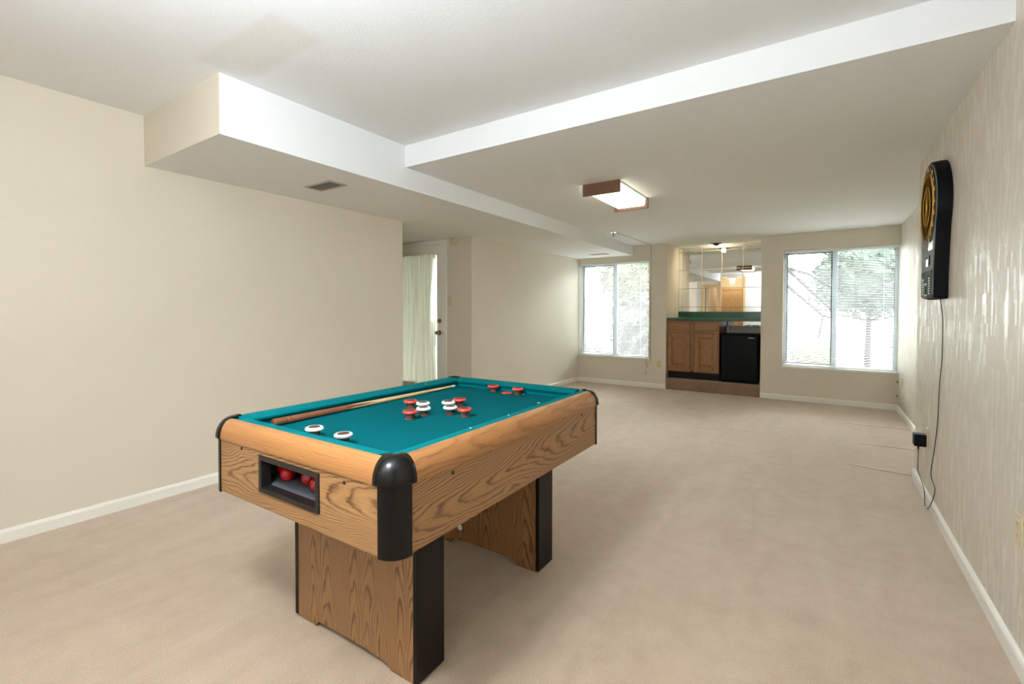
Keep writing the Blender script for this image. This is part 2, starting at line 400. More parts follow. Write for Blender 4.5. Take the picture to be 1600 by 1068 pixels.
struct('wall_back', boxes(
    (XL - 0.02, W1[1], YB, YB + TB, 0, W1[2]), (XL - 0.02, W1[1], YB, YB + TB, W1[3], ZC), (XL - 0.02, W1[0], YB, YB + TB, W1[2], W1[3]),
    (W1[1], AX0, YB, YB + TB, 0, ZC), (AX1, W2[0], YB, YB + TB, 0, ZC),
    (W2[0], XR2, YB, YB + TB, 0, W2[2]), (W2[0], XR2, YB, YB + TB, W2[3], ZC)), M['wall'])
struct('wall_alcove', boxes((AX0 - T, AX0, YB + TB, YM + T, 0, ZC), (AX1, AX1 + T, YB + TB, YM + T, 0, ZC), (AX0, AX1, YM, YM + T, 0, ZC)), M['wall'])
struct('floor_platform', boxes((AX0, AX1, YB + 0.005, YM, 0, 0.17)), M['carpet_dark'])
# wall behind the camera, seen in the mirror: hallway opening and a cased doorway
HX0, HX1, HZ, HY = -2.83, -2.14, 2.16, -2.50
LX0, LX1, LZ = -3.34, -2.95, 2.03
struct('wall_front', boxes(
    (XL, LX0, YF0 - T, YF0, 0, ZC), (LX0, LX1, YF0 - T, YF0, LZ, ZC), (LX1, HX0, YF0 - T, YF0, 0, ZC),
    (HX0, HX1, YF0 - T, YF0, HZ + 0.2, ZC), (HX1, XR, YF0 - T, YF0, 0, ZC)), M['wall_white'])
struct('wall_hallway', boxes((-3.30, -3.24, HY, YF0 - T, 0, ZC), (HX1, HX1 + 0.06, HY, YF0 - T, 0, ZC), (-3.30, HX1 + 0.06, HY - 0.06, HY, 0, ZC)), M['hallwall'])
d2 = skind('door_2', (-2.83, HY, 0))
def six_panel(x0, x1, y, parent, loc):
    bm = bmesh.new(); box(bm, x0, x1, y, y + 0.035, 0.01, 2.0)
    new_obj('door_leaf', local(bm, loc), M['oak_door'], parent, bevel=0.002)
    bm = bmesh.new(); wd = (x1 - x0 - 0.30) / 2
    for i in range(2):
        for (z0, z1) in ((0.2, 0.85), (1.0, 1.55), (1.68, 1.88)):
            a = x0 + 0.1 + i * (wd + 0.1); prism(bm, [(a, z0), (a + wd, z0), (a + wd, z1), (a, z1)], 'Y', y + 0.03, y + 0.047)
    new_obj('raised_panel', local(bm, loc), M['oak_door'], parent, bevel=0.01)
six_panel(-3.14, -2.50, HY, d2, (-2.83, HY, 0))
new_obj('door_casing', local(boxes((-3.20, -3.14, HY, HY + 0.05, 0, 2.08), (-2.50, -2.43, HY, HY + 0.05, 0, 2.08), (-3.14, -2.50, HY, HY + 0.05, 2.01, 2.08)), (-2.83, HY, 0)), M['oak_door'], d2, bevel=0.006)
tr = struct('trim_1', boxes((LX0 - 0.07, LX0, YF0, YF0 + 0.018, 0, LZ), (LX1, LX1 + 0.07, YF0, YF0 + 0.018, 0, LZ), (LX0 - 0.07, LX1 + 0.07, YF0, YF0 + 0.018, LZ, LZ + 0.09)), M['oak_door'], bevel=0.004)
tr = struct('trim_2', boxes((HX0 - 0.03, HX0 + 0.012, YF0 - T, YF0 + 0.014, 0, ZC - 0.1), (HX1 - 0.012, HX1 + 0.05, YF0 - T, YF0 + 0.014, 0, ZC - 0.1)), M['oak_door'], bevel=0.004)
struct('wall_side_room', boxes((LX0 - 0.2, -3.30, -1.6, YF0 - T, 0, ZC), (LX0 - 0.2, -3.30, -1.66, -1.6, 0, ZC)), mat_paint('side_room_paint', lin(170, 138, 104)))

# baseboards
def base_poly(side, x):   # profile leaning away from wall at x; side = +1 room lies to +, -1 room lies to -
    return [(x, 0), (x + side * 0.014, 0), (x + side * 0.014, 0.055), (x + side * 0.010, 0.064), (x + side * 0.004, 0.072), (x, 0.072)]
bm = bmesh.new(); prism(bm, base_poly(1, XL), 'Y', YF0, YE); struct('baseboard_left', bm, M['trim'])
bm = bmesh.new(); prism(bm, base_poly(1, XL), 'Y', YD, YB); struct('baseboard_left_far', bm, M['trim'])
bm = bmesh.new(); prism(bm, base_poly(-1, XR), 'Y', YF0, YR + 0.012); struct('baseboard_right', bm, M['trim'])
bm = bmesh.new(); prism(bm, base_poly(-1, XR2), 'Y', YR, YB); struct('baseboard_right_far', bm, M['trim'])
bm = bmesh.new(); prism(bm, base_poly(-1, YB), 'X', XL, AX0); prism(bm, base_poly(-1, YB), 'X', AX1, XR2); struct('baseboard_back', bm, M['trim'])
bm = bmesh.new(); prism(bm, base_poly(-1, YD), 'X', -3.965, XL); struct('baseboard_entry', bm, M['trim'])

# ---------------------------------------------------------------- windows
def window(name, X0, X1, Z0, Z1, mull, lab):
    loc = ((X0 + X1) / 2, YB + 0.12, Z0); wd = skind(name, loc); y0, y1 = YB + 0.115, YB + 0.165; fw = 0.035
    zb = Z0 + 0.02
    new_obj('window_frame', local(boxes((X0, X0 + fw, y0, y1, zb, Z1), (X1 - fw, X1, y0, y1, zb, Z1), (X0 + fw, X1 - fw, y0, y1, zb, zb + fw), (X0 + fw, X1 - fw, y0, y1, Z1 - fw, Z1)), loc), M['vinyl'], wd, bevel=0.003)
    new_obj('mullion', local(boxes((mull - 0.028, mull + 0.028, y0 - 0.008, y1, zb + fw, Z1 - fw)), loc), M['vinyl'], wd, bevel=0.003)
    g = 0.014
    a0, a1, c0, c1 = X0 + fw, mull - 0.028, zb + fw, Z1 - fw
    new_obj('sash_gasket', local(boxes((a0, a0 + g, y0 + 0.005, y1 - 0.01, c0, c1), (a1 - g, a1, y0 + 0.005, y1 - 0.01, c0, c1), (a0 + g, a1 - g, y0 + 0.005, y1 - 0.01, c0, c0 + g), (a0 + g, a1 - g, y0 + 0.005, y1 - 0.01, c1 - g, c1),
                                   (X1 - fw - 0.004, X1 - fw, y0 + 0.005, y1 - 0.01, c0, c1), (a1 + 0.056, X1 - fw, y0 + 0.005, y1 - 0.01, c0, c0 + 0.004)), loc), M['gasket'], wd)
    for (p0, p1, yy) in ((a0, a1, y0 + 0.02), (mull + 0.028, X1 - fw, y0 + 0.03)):
        new_obj('window_pane', local(boxes((p0, p1, yy, yy + 0.004, c0, c1)), loc), M['glass'], wd)
    bm = bmesh.new(); box(bm, X0 - (0 if X0 < -3 else 0.01), X1 - (0.0 if X1 > 0.7 else -0.01), YB - 0.018, YB + 0.117, Z0 - 0.006, Z0 + 0.02)
    new_obj('window_sill', local(bm, loc), M['marble'], wd, bevel=0.004)
    return wd
window('window_1', W1[0], W1[1], W1[2], W1[3], -2.925, '')
window('window_2', W2[0], W2[1], W2[2], W2[3], 0.125, '')

def blind(X0, X1, Z0, Z1, label, wand_x, cord_x, cord_end):
    loc = ((X0 + X1) / 2, YB + 0.05, Z1); b = thing('mini_blind', label, 'blind', loc, group='open mini blinds over the back windows')
    yc = YB + 0.05
    new_obj('headrail', local(boxes((X0 + 0.008, X1 - 0.008, yc - 0.014, yc + 0.014, Z1 - 0.03, Z1 - 0.002)), loc), M['slat'], b, bevel=0.002)
    bm = bmesh.new(); z = Z1 - 0.045; tilt = 0.03
    while z > Z0 + 0.055:
        pts = [(yc - 0.0125, z - tilt * 0.0125), (yc - 0.006, z + 0.0012), (yc, z + 0.0017), (yc + 0.006, z + 0.0014), (yc + 0.0125, z + tilt * 0.0125)]
        poly = pts + [(p_[0], p_[1] - 0.0005) for p_ in reversed(pts)]
        prism(bm, poly, 'X', X0 + 0.012, X1 - 0.012); z -= 0.0215
    new_obj('slats', local(bm, loc), M['slat'], b, smooth=True)
    new_obj('bottom_rail', local(boxes((X0 + 0.012, X1 - 0.012, yc - 0.012, yc + 0.012, Z0 + 0.026, Z0 + 0.042)), loc), M['slat'], b, bevel=0.003)
    bm = bmesh.new()
    for fx in (0.12, 0.5, 0.88):
        x = X0 + fx * (X1 - X0)
        for dy in (-0.0135, 0.0135): tube(bm, [(x, yc + dy, Z1 - 0.03), (x, yc + dy, Z0 + 0.04)], 0.0006, 5)
    new_obj('ladder_cords', local(bm, loc), M['slat'], b)
    if wand_x is not None:
        bm = bmesh.new(); tube(bm, [(wand_x, yc - 0.026, Z1 - 0.025), (wand_x + 0.004, yc - 0.03, Z1 - 0.70)], 0.004, 8)
        new_obj('tilt_wand', local(bm, loc), M['vent'], b, smooth=True)
    if cord_x is not None:
        for i, (dx, ze) in enumerate(cord_end):
            bm = bmesh.new(); tube(bm, [(cord_x, yc - 0.02, Z1 - 0.02), (cord_x + dx * 0.5, YB - 0.028, Z0 + 0.3), (cord_x + dx, YB - 0.028, ze)], 0.0011, 6)
            cd = new_obj('pull_cord', local(bm, loc), M['cable'], b)
            bm = lathe_bm([(0.002, 0.032), (0.005, 0.024), (0.008, 0.004), (0.006, 0)], seg=12, c=(cord_x + dx, YB - 0.028, ze - 0.03))
            new_obj('cord_tassel', local(bm, loc), M['cable'], cd, smooth=True)
blind(W1[0], W1[1], W1[2], W1[3], 'white mini blind with open slats in the left window, below the ceiling duct', None, W1[1] - 0.02, [(-0.01, 0.40), (0.015, 0.36), (-0.015, 0.24)])
blind(W2[0], W2[1], W2[2], W2[3], 'white mini blind with open slats in the right window, its tilt wand hanging at left', W2[0] + 0.075, None, [])

# ---------------------------------------------------------------- glazed entry door with curtain
dl = (-4.45, YD, 0); d1 = skind('door_1', dl)
cw = 0.045
new_obj('door_casing', local(boxes((DX1 - 0.005, DX1 + cw, YD - 0.016, YD + 0.0, 0, DZ + 0.05), (DX0 - cw, DX0 + 0.005, YD - 0.016, YD, 0, DZ + 0.05), (DX0, DX1, YD - 0.016, YD, DZ - 0.005, DZ + 0.05)), dl), M['trim'], d1, bevel=0.004)
new_obj('door_jamb', local(boxes((DX1 - 0.025, DX1, YD, YD + T, 0, DZ), (DX0, DX0 + 0.025, YD, YD + T, 0, DZ), (DX0 + 0.025, DX1 - 0.025, YD, YD + T, DZ - 0.02, DZ)), dl), M['trim'], d1, bevel=0.002)
lx0, lx1, ly = DX0 + 0.029, DX1 - 0.029, YD + 0.012
gx0, gx1, gz0, gz1 = lx0 + 0.10, lx1 - 0.105, 0.28, 1.945
new_obj('door_leaf', local(boxes((lx0, gx0, ly, ly + 0.044, 0.012, DZ - 0.024), (gx1, lx1, ly, ly + 0.044, 0.012, DZ - 0.024), (gx0, gx1, ly, ly + 0.044, 0.012, gz0), (gx0, gx1, ly, ly + 0.044, gz1, DZ - 0.024)), dl), M['trim'], d1, bevel=0.001)
m_ = 0.018
new_obj('glazing_bead', local(boxes((gx0 - m_, gx0 + 0.004, ly - 0.008, ly + 0.001, gz0 - m_, gz1 + m_), (gx1 - 0.004, gx1 + m_, ly - 0.008, ly + 0.001, gz0 - m_, gz1 + m_), (gx0, gx1, ly - 0.008, ly + 0.001, gz1 - 0.004, gz1 + m_), (gx0, gx1, ly - 0.008, ly + 0.001, gz0 - m_, gz0 + 0.004)), dl), M['trim'], d1, bevel=0.003)
new_obj('door_glass', local(boxes((gx0, gx1, ly + 0.02, ly + 0.026, gz0, gz1)), dl), M['glass'], d1)
for (kx, kz, nm) in ((-4.098, 1.093, 'deadbolt'), (-4.099, 0.941, 'door_knob')):
    prof = [(0.030, 0), (0.030, -0.006), (0.012, -0.010)] + ([(0.011, -0.030), (0.024, -0.040), (0.027, -0.055), (0.018, -0.066), (0, -0.068)] if nm == 'door_knob' else [(0.022, -0.012), (0.020, -0.018), (0, -0.019)])
    bm = bmesh.new(); lathe(bm, prof, 24, (kx, ly, kz), 'Y')
    if nm == 'deadbolt': box(bm, kx - 0.004, kx + 0.004, ly - 0.034, ly - 0.016, kz - 0.014, kz + 0.014)
    new_obj(nm, local(bm, dl), M['brass'], d1, smooth=True)
new_obj('strike_plate', local(boxes((DX1 - 0.028, DX1 - 0.024, YD - 0.001, YD + 0.02, 0.91, 0.97)), dl), M['brass'], d1)
# gathered sheer curtain
cl = ((gx0 + gx1) / 2, ly - 0.03, gz1)
ct = thing('door_curtain', 'gathered white sheer curtain covering the glass of the entry door', 'curtain', cl)
bm = bmesh.new(); NX, NZ = 150, 40; rows = []
for j in range(NZ + 1):
    z = gz1 + 0.01 - (gz1 - gz0 + 0.02) * j / NZ; row = []
    for i in range(NX + 1):
        s_ = i / NX; x = gx0 - 0.002 + (gx1 - gx0 + 0.004) * s_
        dr = 0.006 * math.sin(3 * s_ + 2.0 * j / NZ)
        a = math.sin((s_ + dr) * 70) * 0.5 + math.sin((s_ + dr * 1.6) * 33 + 1.3) * 0.9 + math.sin(s_ * 121 + j * 0.05) * 0.15
        row.append(bm.verts.new((x, ly - 0.042 + 0.018 * a * (0.55 + 0.45 * j / NZ), z)))
    rows.append(row)
for a, b in zip(rows, rows[1:]):
    for i in range(NX): bm.faces.new((a[i], a[i + 1], b[i + 1], b[i]))
new_obj('curtain_cloth', local(bm, cl), M['curtain'], ct, smooth=True, angle=3)
bm = bmesh.new(); tube(bm, [(gx0 - 0.02, ly - 0.026, gz1 + 0.008), (gx1 + 0.02, ly - 0.026, gz1 + 0.008)], 0.005, 10)
new_obj('curtain_rod', local(bm, cl), M['trim'], ct, smooth=True)

# ================================================================ BUMPER POOL TABLE
TC = (-1.4149, 1.5221, 0.0); TA = 1.5807
tb = thing('bumper_pool_table', 'oak bumper pool table with teal felt, rounded black corners and two panel legs', 'pool table', TC, TA)
HL, HW, RP, ZB, ZT, ZF = 0.6922, 0.4843, 0.0608, 0.5589, 0.7561, 0.820
FL, FW = 0.660, 0.4420
ZP = 0.775
pt = 0.02
for s_ in (-1, 1):
    v0, v1 = sorted((s_ * HW, s_ * (HW - pt)))
    new_obj('side_panel', boxes((-HL + RP - 0.008, HL - RP + 0.008, v0, v1, ZB, ZT)), M['oak_side'], tb)
WV0, WV1, WZ0, WZ1 = -0.155, 0.149, 0.625, 0.724
e = HW - RP + 0.008
new_obj('end_panel', boxes((-HL, -HL + pt, -e, WV0, ZB, ZT), (-HL, -HL + pt, WV1, e, ZB, ZT), (-HL, -HL + pt, WV0, WV1, ZB, WZ0), (-HL, -HL + pt, WV0, WV1, WZ1, ZT)), M['oak_end'], tb)
new_obj('end_panel', boxes((HL - pt, HL, -e, e, ZB, ZT)), M['oak_end'], tb)
new_obj('cabinet_bottom', boxes((-HL + pt, HL - pt, -HW + pt, HW - pt, ZB + 0.004, ZB + 0.016)), M['black_matte'], tb)
# ball window: frame and tray
fr = 0.012
bf_ = new_obj('ball_window_frame', boxes((-HL - 0.006, -HL + 0.03, WV0 - fr, WV0 + 0.004, WZ0 - fr, WZ1 + fr), (-HL - 0.006, -HL + 0.03, WV1 - 0.004, WV1 + fr, WZ0 - fr, WZ1 + fr),
                               (-HL - 0.006, -HL + 0.03, WV0, WV1, WZ0 - fr, WZ0 + 0.004), (-HL - 0.006, -HL + 0.03, WV0, WV1, WZ1 - 0.004, WZ1 + fr)), M['black_frame'], tb, bevel=0.002)
bm = bmesh.new()
prism(bm, [(-HL + 0.03, 0.628), (-HL + 0.19, 0.660), (-HL + 0.19, 0.652), (-HL + 0.03, 0.620)], 'Y', -0.22, 0.22)
for p_ in bm.verts: p_.co = Vector((p_.co.x, p_.co.y, p_.co.z))
box(bm, -HL + 0.19, -HL + 0.20, -0.22, 0.22, 0.60, 0.76)
box(bm, -HL + 0.03, -HL + 0.19, -0.225, -0.22, 0.60, 0.76); box(bm, -HL + 0.03, -HL + 0.19, 0.22, 0.225, 0.60, 0.76)
new_obj('ball_tray', bm, M['grey_tray'], tb)

# rails
def rail_profile(inner=0.0423):
    pr = [(-0.006, ZT - 0.004), (-0.0075, ZT + 0.006)]
    for k in range(1, 11):
        a = PI / 2 * k / 10; pr.append((-0.0075 + (inner + 0.0065) * (1 - math.cos(a)), ZT + 0.006 + (ZF + 0.001 - ZT - 0.006) * math.sin(a)))
    pr += [(inner, ZF + 0.001), (inner, ZT + 0.004), (0.02, ZT - 0.004)]
    return pr
RPF = rail_profile()
for s_ in (-1, 1):
    bm = bmesh.new(); prism(bm, [(s_ * (HW - o_), z) for o_, z in RPF], 'X', -HL + RP, HL - RP); new_obj('rail', bm, M['oak_rail_side'], tb, smooth=True, angle=0.7)
    bm = bmesh.new(); prism(bm, [(s_ * (HL - o_), z) for o_, z in rail_profile(HL - FL)], 'Y', -HW + RP, HW - RP); new_obj('rail', bm, M['oak_rail_end'], tb, smooth=True, angle=0.7)
# corner posts and caps
for su in (-1, 1):
    for sv in (-1, 1):
        cx_, cy_ = su * (HL - RP), sv * (HW - RP)
        a_mid = math.atan2(sv, su)
        bm = bmesh.new(); R = RP + 0.004
        arc = [(cx_ + R * math.cos(a_mid - PI / 4 - 0.0 + PI / 2 * k / 14), cy_ + R * math.sin(a_mid - PI / 4 + PI / 2 * k / 14)) for k in range(15)]
        pts = arc + [(cx_, cy_)]
        prism(bm, pts, 'Z', ZB - 0.004, ZT)
        new_obj('corner_post', bm, M['black'], tb, smooth=True, angle=0.7)
        # cap: rail profile grown 4 mm, swept round the corner with a short straight skirt each side
        prof = []
        for k in range(0, 15):
            t = k / 14; a = PI / 2 * t
            prof.append((-0.0125 + 0.0555 * (1 - math.cos(a)), ZT - 0.002 + (ZF + 0.006 - ZT + 0.002) * math.sin(a)))
        prof.append((0.0520, ZF + 0.005)); prof.append((0.0560, ZF + 0.002)); prof.append((0.0570, ZF - 0.004))
        ex = 0.011; bm = bmesh.new(); rings = []
        for o_, z in prof:
            ex = 0.010 + 0.006 * max(0.0, (z - ZT) / (ZF - ZT))
            r = max(RP - o_, 0.0008); ring = []
            k0 = a_mid - PI / 4; k1 = a_mid + PI / 4
            d0 = Vector((math.cos(k0), math.sin(k0))); d1_ = Vector((math.cos(k1), math.sin(k1)))
            tq0 = Vector((math.sin(k0), -math.cos(k0))); tq1 = Vector((-math.sin(k1), math.cos(k1)))
            c_ = Vector((cx_, cy_))
            ring.append(c_ + d0 * r + tq0 * ex)
            for k in range(17):
                a = k0 + (k1 - k0) * k / 16; ring.append(c_ + Vector((math.cos(a), math.sin(a))) * r)
            ring.append(c_ + d1_ * r + tq1 * ex)
            rings.append([bm.verts.new((q.x, q.y, z)) for q in ring])
        for a, b in zip(rings, rings[1:]):
            for k in range(len(a) - 1): bm.faces.new((a[k], a[k + 1], b[k + 1], b[k]))
        o_cap = new_obj('corner_cap', bm, M['black'], tb, smooth=True, angle=0.9)
        so = o_cap.modifiers.new('thickness', 'SOLIDIFY'); so.thickness = 0.004; so.offset = -1
# cushions (rubber under teal cloth) and playfield
IN = 0.060
for s_ in (-1, 1):
    pr = [(FW + 0.001, ZF + 0.0005), (FW - 0.03, ZF - 0.003), (FW - IN + 0.006, ZF - 0.008), (FW - IN, ZF - 0.011), (FW - IN + 0.001, ZF - 0.018), (FW - IN + 0.014, ZP + 0.012), (FW - IN + 0.014, ZP), (FW + 0.001, ZP)]
    bm = bmesh.new(); prism(bm, [(s_ * v, z) for v, z in pr], 'X', -FL, FL); new_obj('cushion', bm, M['cushion'], tb)
    pr = [(FL + 0.001, ZF + 0.0005), (FL - 0.03, ZF - 0.003), (FL - IN + 0.006, ZF - 0.008), (FL - IN, ZF - 0.011), (FL - IN + 0.001, ZF - 0.018), (FL - IN + 0.014, ZP + 0.012), (FL - IN + 0.014, ZP), (FL + 0.001, ZP)]
    bm = bmesh.new(); prism(bm, [(s_ * v, z) for v, z in pr], 'Y', -FW + IN - 0.0, FW - IN + 0.0); new_obj('cushion', bm, M['cushion'], tb)
new_obj('playfield', boxes((-FL, FL, -FW, FW, ZP - 0.012, ZP)), M['felt'], tb)
def spot(u, v, z, r=0.005):
    new_obj('table_spot', lathe_bm([(r, z), (r * 0.9, z + 0.0008), (0, z + 0.001)], seg=14, c=(u, v, 0)), M['white_dot'], tb)
for u, v in ((0.585, -0.09), (0.425, -0.277)): spot(u, v, ZP, 0.006)
for u, v in ((-0.27, -0.404), (-0.031, -0.404), (0.36, 0.404)): spot(u, v, ZF - 0.004, 0.0035)
for s_ in (-1, 1):
    bm = lathe_bm(torus_prof(0.027, 0.0022, ZP + 0.001, 10), seg=32, c=(s_ * 0.562, 0.002, 0))
    pk = new_obj('pocket_ring', bm, M['red_rubber'], tb, smooth=True)
    new_obj('pocket_hole', lathe_bm([(0.026, ZP + 0.0006), (0, ZP + 0.0007)], seg=32, c=(s_ * 0.562, 0.002, 0)), M['cushion'], pk)
def bumper(u, v, ringmat):
    b = new_obj('bumper', lathe_bm([(0.021, ZP), (0.021, ZP + 0.004), (0.0192, ZP + 0.006), (0.0192, ZP + 0.022), (0.021, ZP + 0.026)], seg=28, c=(u, v, 0)), M['post_chrome'], tb, smooth=True)
    new_obj('bumper_ring', lathe_bm(torus_prof(0.0240, 0.0068, ZP + 0.031, 14), seg=32, c=(u, v, 0)), ringmat, b, smooth=True)
    new_obj('bumper_disc', lathe_bm([(0.021, ZP + 0.024), (0.0205, ZP + 0.036), (0.0185, ZP + 0.0385), (0, ZP + 0.039)], seg=28, c=(u, v, 0)), M['brown_cap'], b, smooth=True)
R_, W_ = M['red_rubber'], M['white_rubber']
u0, v0 = -0.008, -0.008
for du, dv, mt in ((0.158, 0, R_), (-0.158, 0, R_), (0, 0.158, R_), (0, -0.158, R_), (0.08, 0, W_), (-0.08, 0, W_), (0, 0.08, W_), (0, -0.08, W_)):
    bumper(u0 + du, v0 + dv, mt)
for v in (0.08, -0.08):
    bumper(0.554, v + 0.006, R_); bumper(-0.547, v - 0.006, W_)
# bolts
for (x, y, z, ax) in ((-HL, 0.277, 0.738, 'u'), (-HL, -0.281, 0.731, 'u'), (-0.458, -HW, 0.731, 'v'), (0.467, -HW, 0.735, 'v'), (HL, 0.28, 0.733, 'u'), (HL, -0.28, 0.733, 'u'), (-0.46, HW, 0.733, 'v'), (0.46, HW, 0.733, 'v')):
    s_ = 1 if (x > 0 if ax == 'u' else y > 0) else -1
    if ax == 'u': bm = lathe_bm([(0.006, s_ * -0.002), (0.006, s_ * 0.001), (0.004, s_ * 0.003), (0, s_ * 0.0032)], seg=16, c=(x, y, z), axis='X')
    else: bm = lathe_bm([(0.006, s_ * -0.002), (0.006, s_ * 0.001), (0.004, s_ * 0.003), (0, s_ * 0.0032)], seg=16, c=(x, y, z), axis='Y')
    new_obj('bolt', bm, M['bolt'], tb, smooth=True)
# panel legs
LA, LT, LW = 0.458, 0.128, 0.3295
for s_ in (-1, 1):
    a, b = sorted((s_ * LA, s_ * (LA - LT)))
    prof = [(-LW + 0.003, 0.012), (-0.20, 0.012), (-0.192, 0.0245), (-0.10, 0.030), (0.10, 0.030), (0.192, 0.0245), (0.20, 0.012), (LW - 0.003, 0.012), (LW - 0.003, ZB + 0.004), (-LW + 0.003, ZB + 0.004)]
    bm = bmesh.new(); prism(bm, prof, 'X', a, b)
    lg = new_obj('leg', bm, M['oak_leg'], tb)
    for q in (-1, 1):
        v0_, v1_ = sorted((q * (LW - 0.001), q * (LW + 0.006)))
        new_obj('leg_edge', boxes((a - 0.001, b + 0.001, v0_, v1_, 0.010, ZB + 0.002), (a - 0.003, a + 0.0, min(q * (LW - 0.012), q * (LW + 0.006)), max(q * (LW - 0.012), q * (LW + 0.006)), 0.010, ZB + 0.002)), M['black_matte'], lg, bevel=0.0015)
        v0_, v1_ = sorted((q * 0.205, q * (LW - 0.002)))
        new_obj('foot', boxes((a + 0.004, b - 0.004, v0_, v1_, 0.0, 0.012)), M['oak_leg'], lg)
bm = lathe_bm(torus_prof(0.012, 0.0025, 0, 10), seg=24, axis='X'); bmesh.ops.translate(bm, verts=bm.verts, vec=(0.324, 0.132, 0.10))
new_obj('cable_ring', bm, M['white_dot'], tb, smooth=True)

# ---- loose things on and in the table
cT, sT = math.cos(TA), math.sin(TA)
def tw(u, v, z): return (TC[0] + u * cT - v * sT, TC[1] + u * sT + v * cT, z)
labs = ['red ball furthest left in the ball window of the table', 'red ball in front, second from left in the ball window', 'red ball alone right of centre in the ball window', 'red ball half hidden at the right edge of the ball window']
RB = 0.0265
for (u, v), lb in zip(((-0.598, 0.172), (-0.622, 0.112), (-0.612, 0.005), (-0.625, -0.062)), labs):
    zz = 0.628 + (u + HL - 0.03) * 0.2 + RB * 1.0198 + 0.0003
    p_ = tw(u, v, zz); o = new_obj('pool_ball', lathe_bm([(RB * math.sin(PI * k / 18), -RB * math.cos(PI * k / 18)) for k in range(19)], seg=32), M['ball'], None, smooth=True, angle=3)
    o.location = p_; tag(o, lb, 'ball', 'red balls in the ball return')
# cue: butt, splice, shaft, ferrule, tip
pb = Vector(tw(-0.545, 0.338, ZP + 0.0152)); ptp = Vector(tw(0.560, 0.364, ZP + 0.0070))
CL = (ptp - pb).length
cue = thing('pool_cue', 'wooden pool cue with brown butt and white tip lying along the far cushion', 'cue', pb)
cue.rotation_mode = 'QUATERNION'; cue.rotation_quaternion = (ptp - pb).normalized().to_track_quat('X', 'Z')
rad = lambda t: 0.0148 + (0.0064 - 0.0148) * t
def cue_mat():
    n = NT('cue_spliced_wood'); p = n.xyz(); ang = n.math('ARCTAN2', p['Z'], p['Y'])
    tri = n.math('PINGPONG', n.math('ADD', ang, 10.0), PI / 4); lim = n.math('SUBTRACT', 0.52, n.math('MULTIPLY', tri, 0.26))
    f = n.math('LESS_THAN', p['X'], lim)
    gr = n.noise(n.scale(n.coord(), (3, 60, 60)), 3, 3)
    lt = n.ramp(gr, [(0.3, lin(206, 172, 124)), (0.7, lin(226, 196, 150))]); dk = n.ramp(gr, [(0.3, lin(98, 56, 34)), (0.7, lin(130, 78, 48))])
    n.set(n.mix(f, lt, dk), 0.25, 0, 0.5, 0.4, 0.1); return n.m
def seg_prof(a, b, k=8): return [(rad(a + (b - a) * i / k), (a + (b - a) * i / k) * CL) for i in range(k + 1)]
new_obj('cue_butt', lathe_bm([(0.0, 0.0), (0.0135, 0.0), (0.0147, 0.002)] + seg_prof(0.004, 0.30), seg=24, axis='X'), plain('cue_butt_stain', lin(118, 72, 46), 0.3, coat=0.2, noise_amt=0.2, nscale=18), cue, smooth=True)
new_obj('cue_shaft', lathe_bm(seg_prof(0.30, 0.972, 14), seg=24, axis='X'), cue_mat(), cue, smooth=True)
new_obj('cue_ferrule', lathe_bm(seg_prof(0.972, 0.994, 2), seg=20, axis='X'), M['white_rubber'], cue, smooth=True)
new_obj('cue_tip', lathe_bm(seg_prof(0.994, 0.998, 1) + [(0.004, CL * 0.9995), (0, CL)], seg=20, axis='X'), M['lcd'], cue, smooth=True)
new_obj('joint_ring', lathe_bm([(rad(0.05) + 0.0004, 0.05 * CL), (rad(0.052) + 0.0004, 0.053 * CL)], seg=24, axis='X'), M['brass'], cue, smooth=True)

# ================================================================ CEILING FITTINGS
fx0, fx1, fy0, fy1 = -1.700, -1.372, 3.62, 4.36
fx = thing('ceiling_light', 'fluorescent ceiling light with lit diffuser between two wooden end boards', 'ceiling light', ((fx0 + fx1) / 2, (fy0 + fy1) / 2, ZL))
fl_ = fx.location
for y in (fy0, fy1 - 0.02): new_obj('end_board', local(boxes((fx0, fx1, y, y + 0.02, ZL - 0.100, ZL)), fl_), M['walnut'], fx, bevel=0.004, seg=3)
bm = bmesh.new(); q0, q1 = fx0 + 0.025, fx1 - 0.025
prism(bm, [(q0, ZL - 0.012), (q0 + 0.004, ZL - 0.066), (q0 + 0.016, ZL - 0.074), (q1 - 0.016, ZL - 0.074), (q1 - 0.004, ZL - 0.066), (q1, ZL - 0.012)], 'Y', fy0 + 0.019, fy1 - 0.019)
new_obj('diffuser', local(bm, fl_), M['tube'], fx)
new_obj('mounting_pan', local(boxes((q0 - 0.01, q1 + 0.01, fy0 + 0.019, fy1 - 0.019, ZL - 0.012, ZL)), fl_), M['trim'], fx)

sp = thing('sprinkler_head', 'small metal fire sprinkler hanging below the lowered ceiling near the left window', 'sprinkler', (-2.358, 5.996, ZL))
new_obj('escutcheon', lathe_bm([(0.042, 0), (0.040, -0.006), (0.018, -0.014), (0, -0.014)], seg=28), M['chrome'], sp, smooth=True)
bm = bmesh.new(); lathe(bm, [(0.009, -0.012), (0.009, -0.028), (0, -0.028)], 16)
tube(bm, smooth_path([(-0.009, 0, -0.026), (-0.014, 0, -0.040), (-0.004, 0, -0.055)]), 0.0022, 6); tube(bm, smooth_path([(0.009, 0, -0.026), (0.014, 0, -0.040), (0.004, 0, -0.055)]), 0.0022, 6)
lathe(bm, [(0.016, -0.056), (0.016, -0.0575), (0, -0.0575)], 16)
new_obj('sprinkler_frame', bm, M['bolt'], sp, smooth=True)
bm = bmesh.new(); tube(bm, [(-2.335, 6.06, ZL - 0.004), (-2.29, 7.42, ZL - 0.004), (-2.29, YB - 0.004, ZL - 0.012), (-2.29, YB - 0.004, 0.46), (-2.285, YB - 0.004, 0.40)], 0.0028, 7)
